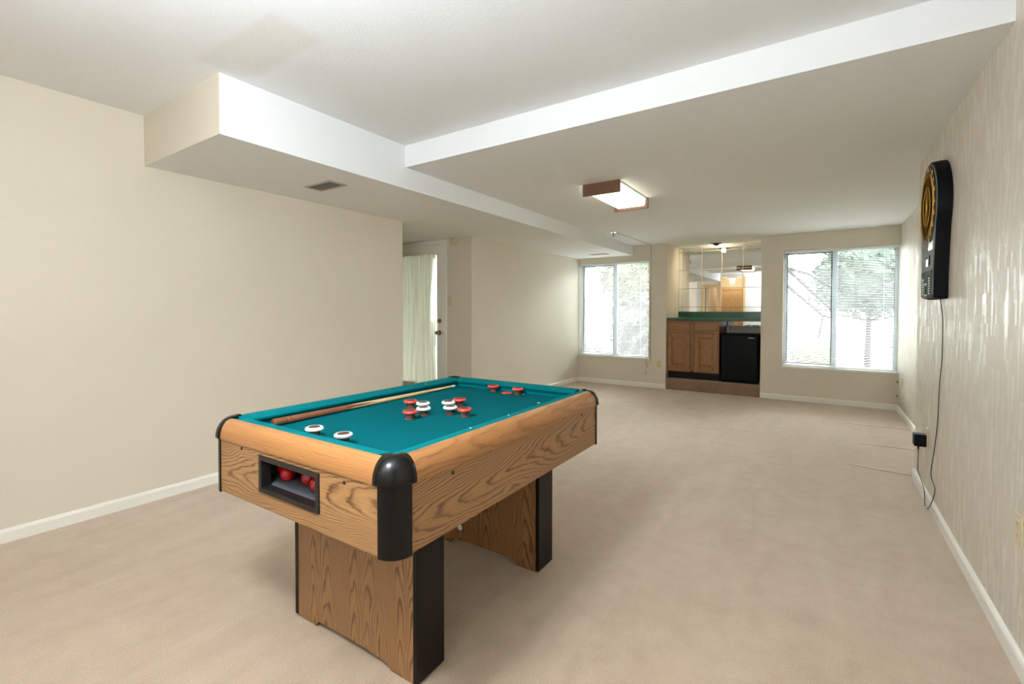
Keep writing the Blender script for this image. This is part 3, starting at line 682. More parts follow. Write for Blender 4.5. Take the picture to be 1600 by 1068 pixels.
tag(new_obj('surface_cable', bm, M['cable']), 'thin cable running from sprinkler to back wall and down beside the left window', 'cable')

def vent(cx, cy, z, lx, ly_, lab, rz=0):
    v = thing('ceiling_vent', lab, 'vent', (cx, cy, z), rz)
    fw = 0.022
    new_obj('vent_frame', boxes((-lx, lx, -ly_, -ly_ + fw, -0.006, 0), (-lx, lx, ly_ - fw, ly_, -0.006, 0), (-lx, -lx + fw, -ly_ + fw, ly_ - fw, -0.006, 0), (lx - fw, lx, -ly_ + fw, ly_ - fw, -0.006, 0)), M['vent'], v, bevel=0.002)
    bm = bmesh.new(); x = -lx + fw + 0.004
    while x < lx - fw - 0.004:
        prism(bm, [(x, -0.001), (x + 0.008, -0.0065), (x + 0.009, -0.006), (x + 0.001, -0.0005)], 'Y', -ly_ + fw, ly_ - fw); x += 0.0105
    new_obj('louvres', bm, M['vent'], v)
    new_obj('vent_throat', boxes((-lx + fw, lx - fw, -ly_ + fw, ly_ - fw, -0.0008, 0)), M['vent_dk'], v)
vent(-3.02, 2.085, ZS, 0.15, 0.075, 'grey metal air vent under the near end of the soffit')
vent(-2.98, 6.98, ZS, 0.15, 0.075, 'grey metal air vent under the soffit just before the left window')
dn = thing('recessed_downlight', 'small lit recessed downlight in the ceiling over the bar alcove', 'downlight', (-1.40, 7.86, ZL))
new_obj('trim_ring', lathe_bm([(0.052, -0.0), (0.080, -0.001), (0.082, -0.004), (0.058, -0.008), (0.052, -0.003)], seg=32), M['vent_dk'], dn, smooth=True)
eb = lathe_bm([(0.050 * math.cos(a_), -0.050 * math.sin(a_)) for a_ in [k_ * 0.1 for k_ in range(0, 9)]] + [(0.032, -0.030)], seg=28)
bmesh.ops.rotate(eb, verts=eb.verts, cent=(0, 0, 0), matrix=Matrix.Rotation(math.radians(48), 3, 'X')); bmesh.ops.translate(eb, verts=eb.verts, vec=(0, 0, 0.012))
new_obj('eyeball', eb, M['vent_dk'], dn, smooth=True, angle=0.7)
eb = lathe_bm([(0.034, -0.034), (0.02, -0.036), (0, -0.037)], seg=28)
bmesh.ops.rotate(eb, verts=eb.verts, cent=(0, 0, 0), matrix=Matrix.Rotation(math.radians(48), 3, 'X')); bmesh.ops.translate(eb, verts=eb.verts, vec=(0, 0, 0.012))
new_obj('bulb_face', eb, M['bulb'], dn, smooth=True)
lamp('downlight_glow', 'AREA', (-1.40, 7.90, ZL - 0.05), 7.0, (1, 0.84, 0.6), 0.06, (math.radians(40), 0, 0))

hl = thing('flush_ceiling_light', 'round warm flush light on the hallway ceiling, seen in the mirror', 'ceiling light', (-2.72, -1.95, ZC))
new_obj('light_base', lathe_bm([(0.15, 0), (0.15, -0.02), (0.13, -0.03)], seg=32), M['brass'], hl, smooth=True)
new_obj('light_dome', lathe_bm([(0.13, -0.025), (0.12, -0.06), (0.08, -0.085), (0, -0.095)], seg=32), M['dome'], hl, smooth=True)
lamp('hallway_light', 'POINT', (-2.72, -1.95, ZC - 0.16), 9, (1, 0.92, 0.78), 0.08)
nl = thing('added_fill_globe', 'added white fill light globe under the high ceiling nearest the camera, out of view', 'fill light', (-1.05, 0.12, ZC))  # out-of-view globe added to brighten the near end of the room
new_obj('fill_globe_canopy', lathe_bm([(0.06, 0), (0.06, -0.012), (0.02, -0.03), (0.006, -0.032)], seg=28), M['trim'], nl, smooth=True)
new_obj('fill_globe_rod', lathe_bm([(0.006, -0.03), (0.006, -0.33)], seg=12), M['trim'], nl, smooth=True)
GR = 0.16
new_obj('fill_globe_shell', lathe_bm([(GR * math.sin(PI * k / 18), -0.48 - GR * math.cos(PI * k / 18)) for k in range(19)], seg=32), emis('fill_globe_glow', (0.87, 0.94, 1.0), W_FILL), nl, smooth=True, angle=3)

# ================================================================ BAR ALCOVE
mw = thing('mirror_wall', 'wall of square mirror tiles behind the green bar counter', 'mirror', ((AX0 + AX1) / 2, YM, 1.0))
ml = mw.location
def mirror_tiles():
    bm = bmesh.new(); g = 0.0012; ts_ = 0.305
    xs = [AX0 + 0.002]; x = -1.68 - ts_
    xs += [q for q in (-1.985, -1.68, -1.372, -1.065, -0.758) if q > AX0 + 0.02]; xs.append(AX1 - 0.002)
    zs = [0.985, 1.29, 1.60, 1.91, 2.215, ZL - 0.002]
    for a, b in zip(xs, xs[1:]):
        for c, d in zip(zs, zs[1:]):
            if b - a < 0.01: continue
            e_ = 0.003
            # flat mirror with a narrow bevelled rim
            f0 = [(a + g, c + g), (b - g, c + g), (b - g, d - g), (a + g, d - g)]; f1 = [(a + g + e_, c + g + e_), (b - g - e_, c + g + e_), (b - g - e_, d - g - e_), (a + g + e_, d - g - e_)]
            o0 = [bm.verts.new((p_[0], YM - 0.002, p_[1])) for p_ in f0]; o1 = [bm.verts.new((p_[0], YM - 0.005, p_[1])) for p_ in f1]
            bm.faces.new(o1)
            for i in range(4):
                q = bm.faces.new((o0[i], o0[(i + 1) % 4], o1[(i + 1) % 4], o1[i])); q.material_index = 1
    return bm
new_obj('mirror_tiles', local(mirror_tiles(), ml), [M['mirror'], M['bevel']], mw)
new_obj('mirror_backing', local(boxes((AX0, AX1, YM - 0.0018, YM, 0.985, ZL)), ml), M['vent_dk'], mw)

YC0 = 7.50
cab = thing('base_cabinet', 'oak base cabinet with two drawers over two raised panel doors', 'cabinet', (-1.66, YC0, 0.17))
cL = cab.location; cx0, cx1 = -2.045, -1.285; zk, zt_ = 0.285, 1.072
new_obj('cabinet_body', local(boxes((cx0, cx1, YC0 + 0.02, YM - 0.05, zk, zt_)), cL), M['oak_cab'], cab)
new_obj('toe_kick', local(boxes((cx0, cx1, YC0 + 0.07, YC0 + 0.09, 0.17, zk)), cL), M['black_matte'], cab)
sx = [(cx0, cx0 + 0.022), (-1.685, -1.645), (cx1 - 0.035, cx1)]
bs = [(a, b, YC0, YC0 + 0.02, zk, zt_) for a, b in sx] + [(cx0 + 0.022, cx1 - 0.035, YC0, YC0 + 0.02, z0, z1) for z0, z1 in ((zk, zk + 0.035), (0.895, 0.925), (zt_ - 0.03, zt_))]
new_obj('face_frame', local(boxes(*bs), cL), M['oak_cab'], cab)
for a, b in ((-2.032, -1.700), (-1.630, -1.305)):
    dw = boxes((a, b, YC0 - 0.019, YC0 - 0.001, 0.930, 1.045)); new_obj('drawer', local(dw, cL), M['oak_cab_h'], cab, bevel=0.006, seg=3)
    st = 0.062; z0, z1 = 0.315, 0.885; yf, yb = YC0 - 0.019, YC0 - 0.001
    dr = new_obj('cabinet_door', local(boxes((a, a + st, yf, yb, z0, z1), (b - st, b, yf, yb, z0, z1), (a + st, b - st, yf, yb, z0, z0 + st), (a + st, b - st, yf, yb, z1 - st, z1)), cL), M['oak_cab'], cab, bevel=0.004, seg=2)
    bm = bmesh.new(); i0, i1, j0, j1 = a + st - 0.002, b - st + 0.002, z0 + st - 0.002, z1 - st + 0.002; s2 = 0.042
    o0 = [bm.verts.new((x, yf + 0.013, z)) for x, z in ((i0, j0), (i1, j0), (i1, j1), (i0, j1))]
    o1 = [bm.verts.new((x, yf + 0.001, z)) for x, z in ((i0 + s2, j0 + s2), (i1 - s2, j0 + s2), (i1 - s2, j1 - s2), (i0 + s2, j1 - s2))]
    bm.faces.new(o1)
    for i in range(4): bm.faces.new((o0[i], o0[(i + 1) % 4], o1[(i + 1) % 4], o1[i]))
    new_obj('raised_panel', local(bm, cL), M['oak_cab'], dr)

ct_ = thing('bar_countertop', 'dark green laminate countertop with backsplash across the bar alcove', 'countertop', ((AX0 + AX1) / 2, 7.8, 1.075))
kl = ct_.location
new_obj('counter_slab', local(boxes((AX0 + 0.002, AX1 - 0.002, YC0 - 0.03, YM - 0.006, 1.075, 1.118)), kl), M['green'], ct_, bevel=0.006, seg=3)
new_obj('backsplash', local(boxes((AX0 + 0.002, AX1 - 0.002, YM - 0.03, YM - 0.006, 1.118, 1.216)), kl), M['green'], ct_, bevel=0.003)

fg = thing('mini_fridge', 'black mini fridge under the bar counter, right of the oak cabinet', 'fridge', (-1.0, 7.75, 0.17))
g_ = fg.location; gx0_, gx1_ = -1.262, -0.765
new_obj('fridge_body', local(boxes((gx0_, gx1_, YC0 + 0.05, YM - 0.10, 0.185, 0.885)), g_), M['fridge'], fg, bevel=0.006)
new_obj('fridge_door', local(boxes((gx0_ + 0.002, gx1_ - 0.002, YC0 - 0.005, YC0 + 0.046, 0.20, 0.872)), g_), M['fridge'], fg, bevel=0.012, seg=4)
new_obj('hinge_cover', local(boxes((gx0_ + 0.01, gx0_ + 0.08, YC0 + 0.005, YC0 + 0.06, 0.886, 0.896)), g_), M['black_plastic'], fg, bevel=0.003)
new_obj('maker_badge', local(boxes((gx1_ - 0.13, gx1_ - 0.05, YC0 - 0.007, YC0 - 0.004, 0.832, 0.842)), g_), M['chrome'], fg)
new_obj('base_grille', local(boxes((gx0_ + 0.01, gx1_ - 0.01, YC0 + 0.02, YC0 + 0.05, 0.17, 0.20)), g_), M['black_plastic'], fg)
struct('trim_3', boxes((cx1 + 0.06, AX1, YM - 0.075, YM - 0.001, 0.17, 0.975)), M['wall'])
struct('trim_4', boxes((cx1 + 0.02, cx1 + 0.06, YM - 0.16, YM - 0.001, 0.17, 0.985)), M['wall'])

# ================================================================ RIGHT WALL: DARTBOARD, CORD, ADAPTER, OUTLETS
DBY, DBZ, DR = 3.650, 1.832, 0.258
DX = XR - 0.062
db = thing('electronic_dartboard', 'electronic dartboard with orange segments in black housing on right wall', 'dartboard', (XR, DBY, DBZ))
def dloc(bm): return local(bm, (XR, DBY, DBZ))
def outline(R, hw, zb_, n_=40):
    a_end = -0.50
    pts = []
    a0 = PI - a_end; 
    for k in range(n_ + 1):
        a = a_end + (PI - 2 * a_end) * k / n_; pts.append((R * math.cos(a), R * math.sin(a)))
    pts += [(-hw - 0.012, -0.30), (-hw, -0.40), (-hw, zb_ + 0.015), (-hw + 0.015, zb_), (hw - 0.015, zb_), (hw, zb_ + 0.015), (hw, -0.40), (hw + 0.012, -0.30)]
    return pts
hw, zbm = 0.185, -0.540
# housing tapers a little towards the face
def loft(bm, secs):
    rings = [[bm.verts.new((x, DBY + p_[0] * s_, DBZ + p_[1] * s_)) for p_ in pts] for x, pts, s_ in secs]
    for a, b in zip(rings, rings[1:]):
        for i in range(len(a)): bm.faces.new((a[i], a[(i + 1) % len(a)], b[(i + 1) % len(b)], b[i]))
    bm.faces.new(rings[0]); bm.faces.new(rings[-1])
OUT = outline(DR, hw, zbm)
bm = bmesh.new(); loft(bm, [(XR - 0.001, OUT, 1.0), (XR - 0.030, OUT, 1.0), (DX + 0.002, OUT, 0.985), (DX, OUT, 0.975)])
new_obj('dartboard_housing', dloc(bm), M['black_plastic'], db, smooth=True, angle=0.5)
INN = outline(DR - 0.010, hw - 0.008, zbm + 0.010)
bm = bmesh.new(); loft(bm, [(DX + 0.001, INN, 0.975), (DX - 0.004, INN, 0.972)])
new_obj('face_plate', dloc(bm), M['grey_face'], db, smooth=True, angle=0.5)
def disc(r0, r1, x, a0=0, a1=2 * PI, seg=48, th=0.003):
    bm = bmesh.new(); k = seg
    def ring(r, xx): return [bm.verts.new((xx, DBY + r * math.cos(a0 + (a1 - a0) * i / k), DBZ + r * math.sin(a0 + (a1 - a0) * i / k))) for i in range(k + 1)]
    A, B = ring(r1, x), ring(r1, x - th); rr = [A, B]
    if r0 > 0: rr += [ring(r0, x - th), ring(r0, x)]
    for a, b in zip(rr, rr[1:] + ([rr[0]] if r0 > 0 else [])):
        for i in range(k): bm.faces.new((a[i], a[i + 1], b[i + 1], b[i]))
    if r0 == 0: bm.faces.new(B[:-1] if abs(a1 - a0 - 2 * PI) < 1e-6 else B)
    return bm
new_obj('number_ring', dloc(disc(0, 0.236, DX - 0.004)), M['black_plastic'], db)
# segments: 20 wedges in alternating colours, one mesh per colour
for mat_, par, nm in (('orange_seg', 0, 'orange_segments'), ('amber_dark', 1, 'dark_amber_segments')):
    bm = bmesh.new()
    for k in range(20):
        if k % 2 != par: continue
        a0 = (k - 0.5) * PI / 10 + 0.01; a1 = a0 + PI / 10 - 0.02
        for r0, r1 in ((0.022, 0.100), (0.116, 0.176)):
            pts = [(r0 * math.cos(a0), r0 * math.sin(a0))] + [(r1 * math.cos(a0 + (a1 - a0) * i / 4), r1 * math.sin(a0 + (a1 - a0) * i / 4)) for i in range(5)] + [(r0 * math.cos(a1), r0 * math.sin(a1))]
            prism(bm, [(DBY + p_[0], DBZ + p_[1]) for p_ in pts], 'X', DX - 0.0105, DX - 0.007)
    new_obj(nm, dloc(bm), M[mat_], db)
for r0, r1, nm in ((0.102, 0.114, 'treble_ring'), (0.178, 0.190, 'double_ring')):
    bm = bmesh.new()
    for k in range(20):
        a0 = (k - 0.5) * PI / 10 + 0.012; a1 = a0 + PI / 10 - 0.024
        pts = [(r * math.cos(a), r * math.sin(a)) for r, a in ((r0, a0), (r1, a0), (r1, (a0 + a1) / 2), (r1, a1), (r0, a1), (r0, (a0 + a1) / 2))]
        prism(bm, [(DBY + p_[0], DBZ + p_[1]) for p_ in pts], 'X', DX - 0.0115, DX - 0.007)
    new_obj(nm, dloc(bm), M['yellow_seg'], db)
bm = bmesh.new()
for R in (0.101, 0.115, 0.177, 0.191, 0.021): lathe(bm, [(R + 0.001 * math.cos(q * PI / 3), DX - 0.0115 + 0.001 * math.sin(q * PI / 3)) for q in range(7)], 60, (0, DBY, DBZ), 'X')
for k in range(20):
    a = (k - 0.5) * PI / 10; tube(bm, [(DX - 0.0115, DBY + 0.021 * math.cos(a), DBZ + 0.021 * math.sin(a)), (DX - 0.0115, DBY + 0.191 * math.cos(a), DBZ + 0.191 * math.sin(a))], 0.0007, 5)
new_obj('spider_wire', dloc(bm), M['wire'], db)
bm = bmesh.new(); lathe(bm, [(0.019, DX - 0.007), (0.019, DX - 0.012), (0, DX - 0.013)], 24, (0, DBY, DBZ), 'X'); new_obj('bullseye', dloc(bm), M['yellow_seg'], db)
# numbers round the ring (text converted to mesh, lying on the number ring)
order = [20, 1, 18, 4, 13, 6, 10, 15, 2, 17, 3, 19, 7, 16, 8, 11, 14, 9, 12, 5]
def text_mesh(name, s, size, parent, mat, loc, rx):
    cu = bpy.data.curves.new(name, 'FONT'); cu.body = s; cu.size = size; cu.align_x = 'CENTER'; cu.align_y = 'CENTER'; cu.extrude = 0.0006
    to = bpy.data.objects.new(name, cu); COL.objects.link(to)
    dg = bpy.context.evaluated_depsgraph_get(); me = bpy.data.meshes.new_from_object(to.evaluated_get(dg))
    bpy.data.objects.remove(to); me.materials.clear(); me.materials.append(mat)
    o = bpy.data.objects.new(name, me); COL.objects.link(o); o.parent = parent; o.location = loc; o.rotation_euler = rx
    return o
for k, nn in enumerate(order):
    a = PI / 2 + k * PI / 10     # seen from the room the order runs clockwise
    text_mesh('score_number', str(nn), 0.040, db, M['wire'], (DX - 0.0085 - XR, 0.213 * math.cos(a), 0.213 * math.sin(a)), (PI / 2, 0, -PI / 2))
# control panel: display, buttons
def panel(nm, y0, y1, z0, z1, mat, d=0.0, th=0.003):
    return new_obj(nm, dloc(boxes((DX - 0.0045 - th - d, DX - 0.004 - d, DBY + y0, DBY + y1, DBZ + z0, DBZ + z1))), mat, db, bevel=0.0008)
panel('logo_plate', -0.175, -0.055, -0.262, -0.215, M['lcd'])
panel('score_display', -0.09, 0.06, -0.345, -0.290, M['black_plastic'])
panel('display_digits', -0.06, -0.005, -0.350, -0.310, M['lcd'], 0.003, 0.002)
panel('keypad', -0.160, 0.165, -0.525, -0.375, plain('keypad_grey', lin(84, 94, 90), 0.8, spec=0.05), 0, 0.002)
for y in (-0.14, -0.095, 0.09, 0.135): panel('score_light', y - 0.012, y + 0.012, -0.405, -0.382, M['black_plastic'], 0.002)
for i in range(7):
    for y in (-0.095, 0.100):
        panel('keypad_button', y - 0.014, y + 0.014, -0.425 - i * 0.0145, -0.417 - i * 0.0145, M['white_dot'], 0.002)
panel('keypad_button', -0.02, 0.045, -0.455, -0.447, M['white_dot'], 0.002); panel('keypad_button', -0.02, 0.045, -0.52, -0.512, M['white_dot'], 0.002)
panel('speaker_slot', -0.005, 0.02, -0.505, -0.465, M['black_plastic'], 0.002)

pts = [(XR - 0.02, 3.563, 1.295), (XR - 0.008, 3.552, 1.172), (XR - 0.006, 3.564, 0.953), (XR - 0.008, 3.601, 0.803), (XR - 0.006, 3.650, 0.571), (XR - 0.008, 3.708, 0.406), (XR - 0.008, 3.800, 0.223), (XR - 0.010, 3.66, 0.170), (XR - 0.020, 3.70, 0.070), (XR - 0.022, 3.80, 0.006),
       (XR - 0.024, 3.87, 0.006), (XR - 0.020, 3.93, 0.082), (XR - 0.012, 4.22, 0.125), (XR - 0.030, 4.10, 0.235), (XR - 0.042, 4.005, 0.285), (XR - 0.042, 4.005, 0.345)]
bm = bmesh.new(); tube(bm, smooth_path(pts, 7), 0.0024, 8)
cord_bm = bm
ad = thing('power_adapter', 'black plug-in power adapter with thin cord in the wall outlet below the dartboard', 'adapter', (XR - 0.006, 4.005, 0.38))
new_obj('adapter_body', local(boxes((XR - 0.068, XR - 0.007, 3.968, 4.045, 0.345, 0.425)), ad.location), M['black_plastic'], ad, bevel=0.006, seg=3)
bm = lathe_bm([(0.006, 0.0), (0.004, -0.03)], seg=12, c=(XR - 0.042, 4.005, 0.346)); new_obj('power_cord', local(cord_bm, ad.location), M['cord'], ad, smooth=True, angle=3)['label'] = 'thin dark cord running up the wall to the dartboard'
new_obj('strain_relief', local(bm, ad.location), M['black_plastic'], ad, smooth=True)

def outlet(loc, rz, lab, kind='outlet'):
    """plate lies in local XZ, facing local -Y"""
    o = thing('wall_outlet' if kind == 'outlet' else 'light_switch', lab, 'outlet' if kind == 'outlet' else 'switch', loc, rz)
    new_obj('cover_plate', boxes((-0.035, 0.035, -0.005, 0, -0.0575, 0.0575)), M['plate'], o, bevel=0.002)
    if kind == 'outlet':
        for z in (-0.021, 0.021):
            r = new_obj('receptacle', boxes((-0.016, 0.016, -0.007, -0.004, z - 0.014, z + 0.014)), M['plate'], o, bevel=0.003)
            new_obj('socket_slots', boxes((-0.0075, -0.0055, -0.0074, -0.0065, z - 0.002, z + 0.007), (0.0055, 0.0075, -0.0074, -0.0065, z - 0.002, z + 0.006), (-0.002, 0.002, -0.0074, -0.0065, z - 0.010, z - 0.006)), M['plate_dk'], r)
        new_obj('plate_screw', lathe_bm([(0.0028, -0.0048), (0.002, -0.006), (0, -0.006)], seg=10, axis='Y'), M['vent'], o)
    else:
        new_obj('switch_toggle', boxes((-0.005, 0.005, -0.014, -0.004, -0.003, 0.012)), M['plate'], o, bevel=0.001)
outlet((XR, 2.290, 0.470), -PI / 2, 'almond wall outlet low on the right wall at the right edge of the photo')
outlet((XR, 3.990, 0.410), -PI / 2, 'almond wall outlet half hidden behind the black adapter')
outlet((XR2, 7.060, 0.394), -PI / 2, 'almond wall outlet on the far right wall near the right window')
outlet((-2.155, YB, 0.385), 0, 'almond wall outlet between the left window and the oak cabinet')
outlet((-3.915, YD, 1.345), 0, 'beige light switch on the wall beside the entry door', 'switch')
mo = thing('motion_sensor', 'small beige motion sensor in the corner above the entry door', 'sensor', (-3.845, YD - 0.001, 2.09))
new_obj('sensor_body', lathe_bm([(0.055, 0), (0.055, -0.02), (0.045, -0.035), (0.02, -0.045), (0, -0.047)], seg=28, axis='Y', c=(0, 0, 0)), M['plate'], mo, smooth=True)
new_obj('sensor_base', boxes((-0.03, 0.03, -0.012, 0, -0.02, 0.036)), M['plate'], mo, bevel=0.003)
# short fasteners poking out of the corner under the right window
for z, lb in ((0.36, 'small dark cord cleat in the corner just under the right window sill'), (0.19, 'small dark cord cleat low in the corner under the right window')):
    bm = bmesh.new(); tube(bm, smooth_path([(XR2 - 0.004, YB - 0.10, z), (XR2 - 0.02, YB - 0.10, z - 0.004), (XR2 - 0.024, YB - 0.10, z + 0.014)]), 0.004, 8); tag(new_obj('cord_cleat', bm, M['bolt'], smooth=True), lb, 'cleat', 'cleats under the right window')

# ================================================================ OUTSIDE
def leafy(name, lab, cat, loc, rad_, n_, leaf, cols, trunk=None, seed=1, squash=1.0, group=None):
    r = random.Random(seed); t = thing(name, lab, cat, loc, 0, group); bm = bmesh.new()
    for i in range(n_):
        a, b = r.uniform(0, 2 * PI), math.acos(r.uniform(-1, 1)); rr = rad_ * r.uniform(0.35, 1) ** 0.5 * (1 + 0.18 * math.sin(3 * a + seed) * math.sin(2 * b))
        c = Vector((rr * math.sin(b) * math.cos(a), rr * math.sin(b) * math.sin(a), rr * math.cos(b) * squash + (trunk or rad_ * squash)))
        u_ = Vector((r.uniform(-1, 1), r.uniform(-1, 1), r.uniform(-1, 1))).normalized(); v_ = u_.orthogonal().normalized(); s_ = leaf * r.uniform(0.6, 1.3)
        q = [bm.verts.new(c + u_ * s_), bm.verts.new(c + v_ * s_ * 0.45), bm.verts.new(c - u_ * s_), bm.verts.new(c - v_ * s_ * 0.45)]
        f = bm.faces.new(q); f.material_index = r.randrange(len(cols))
    core = bmesh.ops.create_icosphere(bm, subdivisions=3, radius=rad_ * 0.80)['verts']
    for q in core:
        d = q.co.normalized(); k_ = 1 + 0.16 * math.sin(5 * d.x + seed) * math.sin(4 * d.y - seed) + 0.10 * math.sin(9 * d.z + 7 * d.x) + r.uniform(-0.06, 0.06)
        q.co = Vector((d.x * rad_ * 0.80 * k_, d.y * rad_ * 0.80 * k_, d.z * rad_ * 0.80 * k_ * squash + (trunk or rad_ * squash)))
        for f in q.link_faces: f.material_index = r.randrange(len(cols))
    me = bpy.data.meshes.new('foliage'); bm.to_mesh(me); bm.free()
    for c in cols: me.materials.append(c)
    o = bpy.data.objects.new('foliage', me); COL.objects.link(o); o.parent = t
    bm = bmesh.new()
    H = (trunk or rad_ * squash)
    tube(bm, [(0, 0, 0), (0.02, 0.01, H * 0.5), (-0.03, 0, H)], 0, 8, radii=[0.03 * rad_ + 0.03, 0.025 * rad_ + 0.02, 0.02])
    for k in range(14):
        a = r.uniform(0, 2 * PI); l = rad_ * r.uniform(0.5, 0.95); s0 = Vector((0, 0, H * r.uniform(0.45, 1.0)))
        e1 = s0 + Vector((math.cos(a) * l * 0.5, math.sin(a) * l * 0.5, l * r.uniform(0.0, 0.35))); e2 = s0 + Vector((math.cos(a + 0.2) * l, math.sin(a + 0.2) * l, l * r.uniform(-0.1, 0.5)))
        tube(bm, [s0, e1, e2], 0, 6, radii=[0.022, 0.014, 0.006])
    new_obj('trunk', bm, M['bark'], t)
    return t
M['bark'] = plain('bark', lin(24, 22, 21), 0.9, noise_amt=0.3)
lf = [plain('leaf_a', lin(40, 58, 45), 0.6), plain('leaf_b', lin(54, 74, 58), 0.6), plain('leaf_c', lin(30, 48, 38), 0.6)]
lg_ = [plain('leaf_d', lin(70, 76, 50), 0.6), plain('leaf_e', lin(82, 86, 62), 0.6)]
GZ = -0.12
struct('wall_daylight_block', boxes((-6.0, XL - T - 0.02, 7.62, 7.74, GZ, 2.5), (-8.2, XL - T - 0.02, YD + T, 7.74, 2.4, 2.5)), plain('daylight_block_stucco', lin(120, 116, 104), 0.9))  # wall and roof added to dim the daylight behind the door curtain
struct('ground_outside', boxes((-40, 30, YM + 0.35, 60, GZ - 0.1, GZ), (-40, AX0 - T - 0.05, YB + TB + 0.01, YM + 0.35, GZ - 0.1, GZ), (AX1 + T + 0.05, 30, YB + TB + 0.01, YM + 0.35, GZ - 0.1, GZ), (-12, XL - T - 0.02, YD + T + 0.02, YB + TB, GZ - 0.1, GZ)), plain('lawn', lin(122, 130, 108), 0.95, noise_amt=0.2, nscale=3))
tag(new_obj('asphalt_street', boxes((-40, 30, 13.5, 20.5, GZ, GZ + 0.02)), plain('asphalt', lin(44, 47, 54), 0.9)), 'pale grey street running past outside the windows', 'street')
tag(new_obj('concrete_driveway', boxes((-14.5, -9.2, 20.5, 27.9, GZ, GZ + 0.02)), plain('concrete', lin(206, 204, 198), 0.9)), 'pale concrete driveway leading to the garage across the street', 'driveway')
def house(name, lab, x0, x1, y0, y1, h, gar, wins):
    t = thing(name, lab, 'house', ((x0 + x1) / 2, (y0 + y1) / 2, GZ)); L0 = t.location
    new_obj('house_wall', local(boxes((x0, x1, y0, y1, GZ, GZ + h)), L0), M['siding'], t)
    bm = bmesh.new(); ym = (y0 + y1) / 2
    prism(bm, [(y0 - 0.4, GZ + h), (y1 + 0.4, GZ + h), (ym, GZ + h + 2.2)], 'X', x0 - 0.3, x1 + 0.3); new_obj('roof', local(bm, L0), M['roof'], t)
    for (a, b) in gar:
        g1 = new_obj('garage_door', local(boxes((a, b, y0 - 0.05, y0 + 0.01, GZ, GZ + 2.2)), L0), M['garage'], t)
    for (a, b, c, d, sh) in wins:
        w1 = new_obj('house_window', local(boxes((a, b, y0 - 0.04, y0 + 0.01, c, d)), L0), M['hwin'], t)
        if sh:
            for (p0, p1) in ((a - 0.42, a - 0.06), (b + 0.06, b + 0.42)): new_obj('shutter', local(boxes((p0, p1, y0 - 0.06, y0 + 0.01, c - 0.05, d + 0.05)), L0), M['shutter'], t)
M['siding'] = plain('pale_siding', lin(232, 228, 222), 0.8); M['roof'] = plain('grey_shingle', lin(170, 170, 174), 0.9); M['garage'] = plain('garage_paint', lin(82, 80, 78), 0.7)
M['hwin'] = plain('house_glass', lin(60, 64, 68), 0.2); M['shutter'] = plain('green_shutter', lin(42, 62, 54), 0.7)
house('neighbour_house', 'pale house with garage and green shutters seen through the left window', -16.0, -5.2, 28, 36, 5.6, [(-14.2, -11.4)], [(-9.1, -8.3, 3.2, 4.7, True), (-13.2, -12.2, 3.4, 4.6, False)])
house('neighbour_house', 'pale low house across the street seen through the right window', -3.2, 9.5, 29, 37, 3.6, [(3.8, 7.0)], [])
leafy('green_shrub', 'rounded green shrub close outside the left window', 'shrub', (-3.05, 9.9, GZ), 0.85, 3600, 0.075, lf, seed=3, squash=1.0)
leafy('low_shrub', 'low yellow green shrub at the foot of the left window', 'shrub', (-4.42, 9.9, GZ), 0.38, 800, 0.045, lg_, seed=5, squash=0.9)
leafy('low_shrub', 'low yellow green shrub at the lower left of the right window', 'shrub', (-0.15, 11.2, GZ), 0.42, 800, 0.045, lg_, seed=6, squash=0.9)
leafy('leafy_tree', 'leafy tree with its crown at eye level behind the right pane of the right window', 'tree', (0.85, 13.4, GZ), 1.15, 3400, 0.085, lf, trunk=2.15, seed=8, squash=0.8)
bt = leafy('branching_tree', 'tree reaching dark bare branches across the left pane of the right window', 'tree', (-1.15, 11.2, GZ), 0.7, 1200, 0.075, lf, trunk=3.0, seed=21, squash=0.6)
bm = bmesh.new()
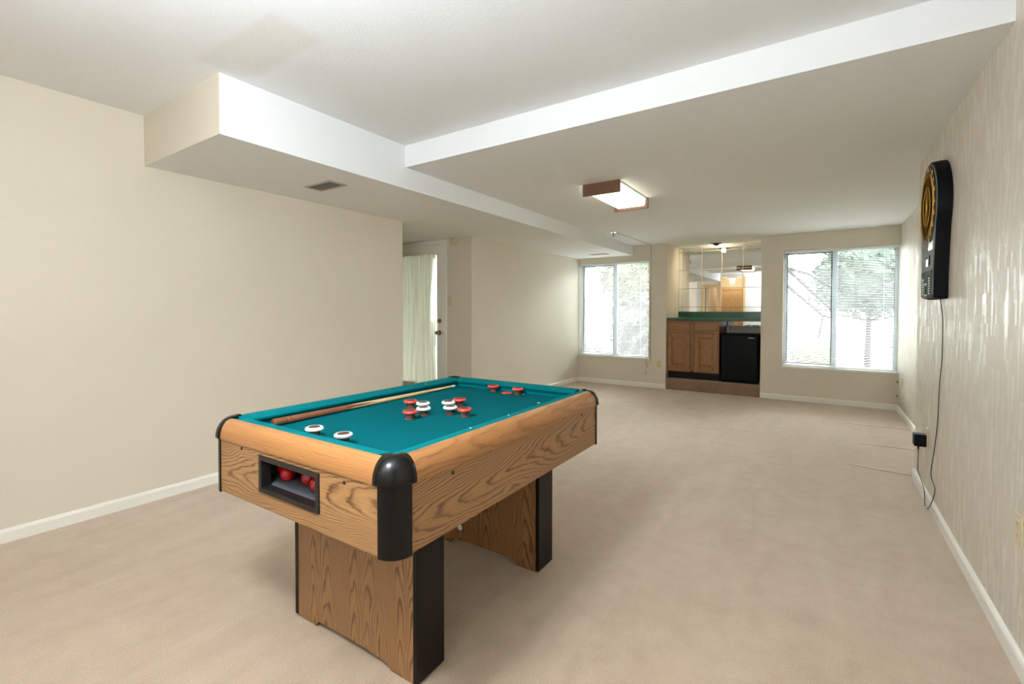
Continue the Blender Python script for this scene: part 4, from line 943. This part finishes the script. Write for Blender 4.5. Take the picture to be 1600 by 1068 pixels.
for pts_, r0 in (([(0, 0, 2.6), (0.5, 0, 2.25), (0.95, 0, 1.75), (1.35, 0, 1.30)], 0.022), ([(0.5, 0, 2.25), (0.9, 0.05, 2.1), (1.3, 0.1, 1.8)], 0.014), ([(0, 0, 2.2), (0.45, 0.1, 1.95), (0.9, 0.1, 1.5), (1.15, 0.1, 1.25), (1.08, 0.1, 0.8)], 0.018), ([(1.15, 0.1, 1.25), (1.4, 0.1, 1.2)], 0.012), ([(0.2, 0, 2.9), (0.8, 0, 2.75), (1.3, 0, 2.4)], 0.014)):
    r0 *= 2.1; k_ = len(pts_); tube(bm, pts_, 0, 7, radii=[r0 * (1 - 0.6 * i / k_) for i in range(k_)])
new_obj('branches', bm, M['bark'], bt)
leafy('leafy_tree', 'tall leafy tree further off at the right of the right window', 'tree', (3.0, 22.0, GZ), 2.6, 3600, 0.17, lf, trunk=4.0, seed=12, squash=0.8)
leafy('leafy_tree', 'pale leafy tree beyond the street in the left window', 'tree', (-8.4, 23.5, GZ), 1.5, 2200, 0.14, lg_, trunk=3.0, seed=15, squash=0.8)
# parked car
car = thing('parked_car', 'pale silver car parked at the lower right of the right window', 'car', (3.55, 16.4, GZ + 0.02), 0)
bm = bmesh.new(); prof = [(-2.1, 0.35), (-2.1, 0.75), (-1.9, 0.92), (-1.2, 1.0), (-0.75, 1.38), (0.6, 1.42), (1.25, 1.05), (2.0, 0.92), (2.15, 0.70), (2.15, 0.35)]
prism(bm, prof, 'Y', -0.85, 0.85); new_obj('car_body', bm, plain('car_paint', lin(96, 100, 106), 0.25, coat=0.5), car, bevel=0.05, seg=3)
bm = bmesh.new(); prism(bm, [(-1.05, 1.03), (-0.7, 1.33), (0.55, 1.36), (1.05, 1.05)], 'Y', -0.858, 0.858); new_obj('car_window', bm, M['hwin'], car)
for x in (-1.35, 1.35):
    for s_ in (-1, 1):
        wl = new_obj('wheel', lathe_bm([(0.0, -0.1), (0.28, -0.1), (0.33, -0.07), (0.33, 0.07), (0.28, 0.1), (0.0, 0.1)], seg=28, axis='Y', c=(x, s_ * 0.78, 0.33)), M['gasket'], car, smooth=True)
        new_obj('hubcap', lathe_bm([(0.20, s_ * 0.101), (0.17, s_ * 0.115), (0, s_ * 0.12)], seg=24, axis='Y', c=(x, s_ * 0.78, 0.33)), M['vent'], wl, smooth=True)
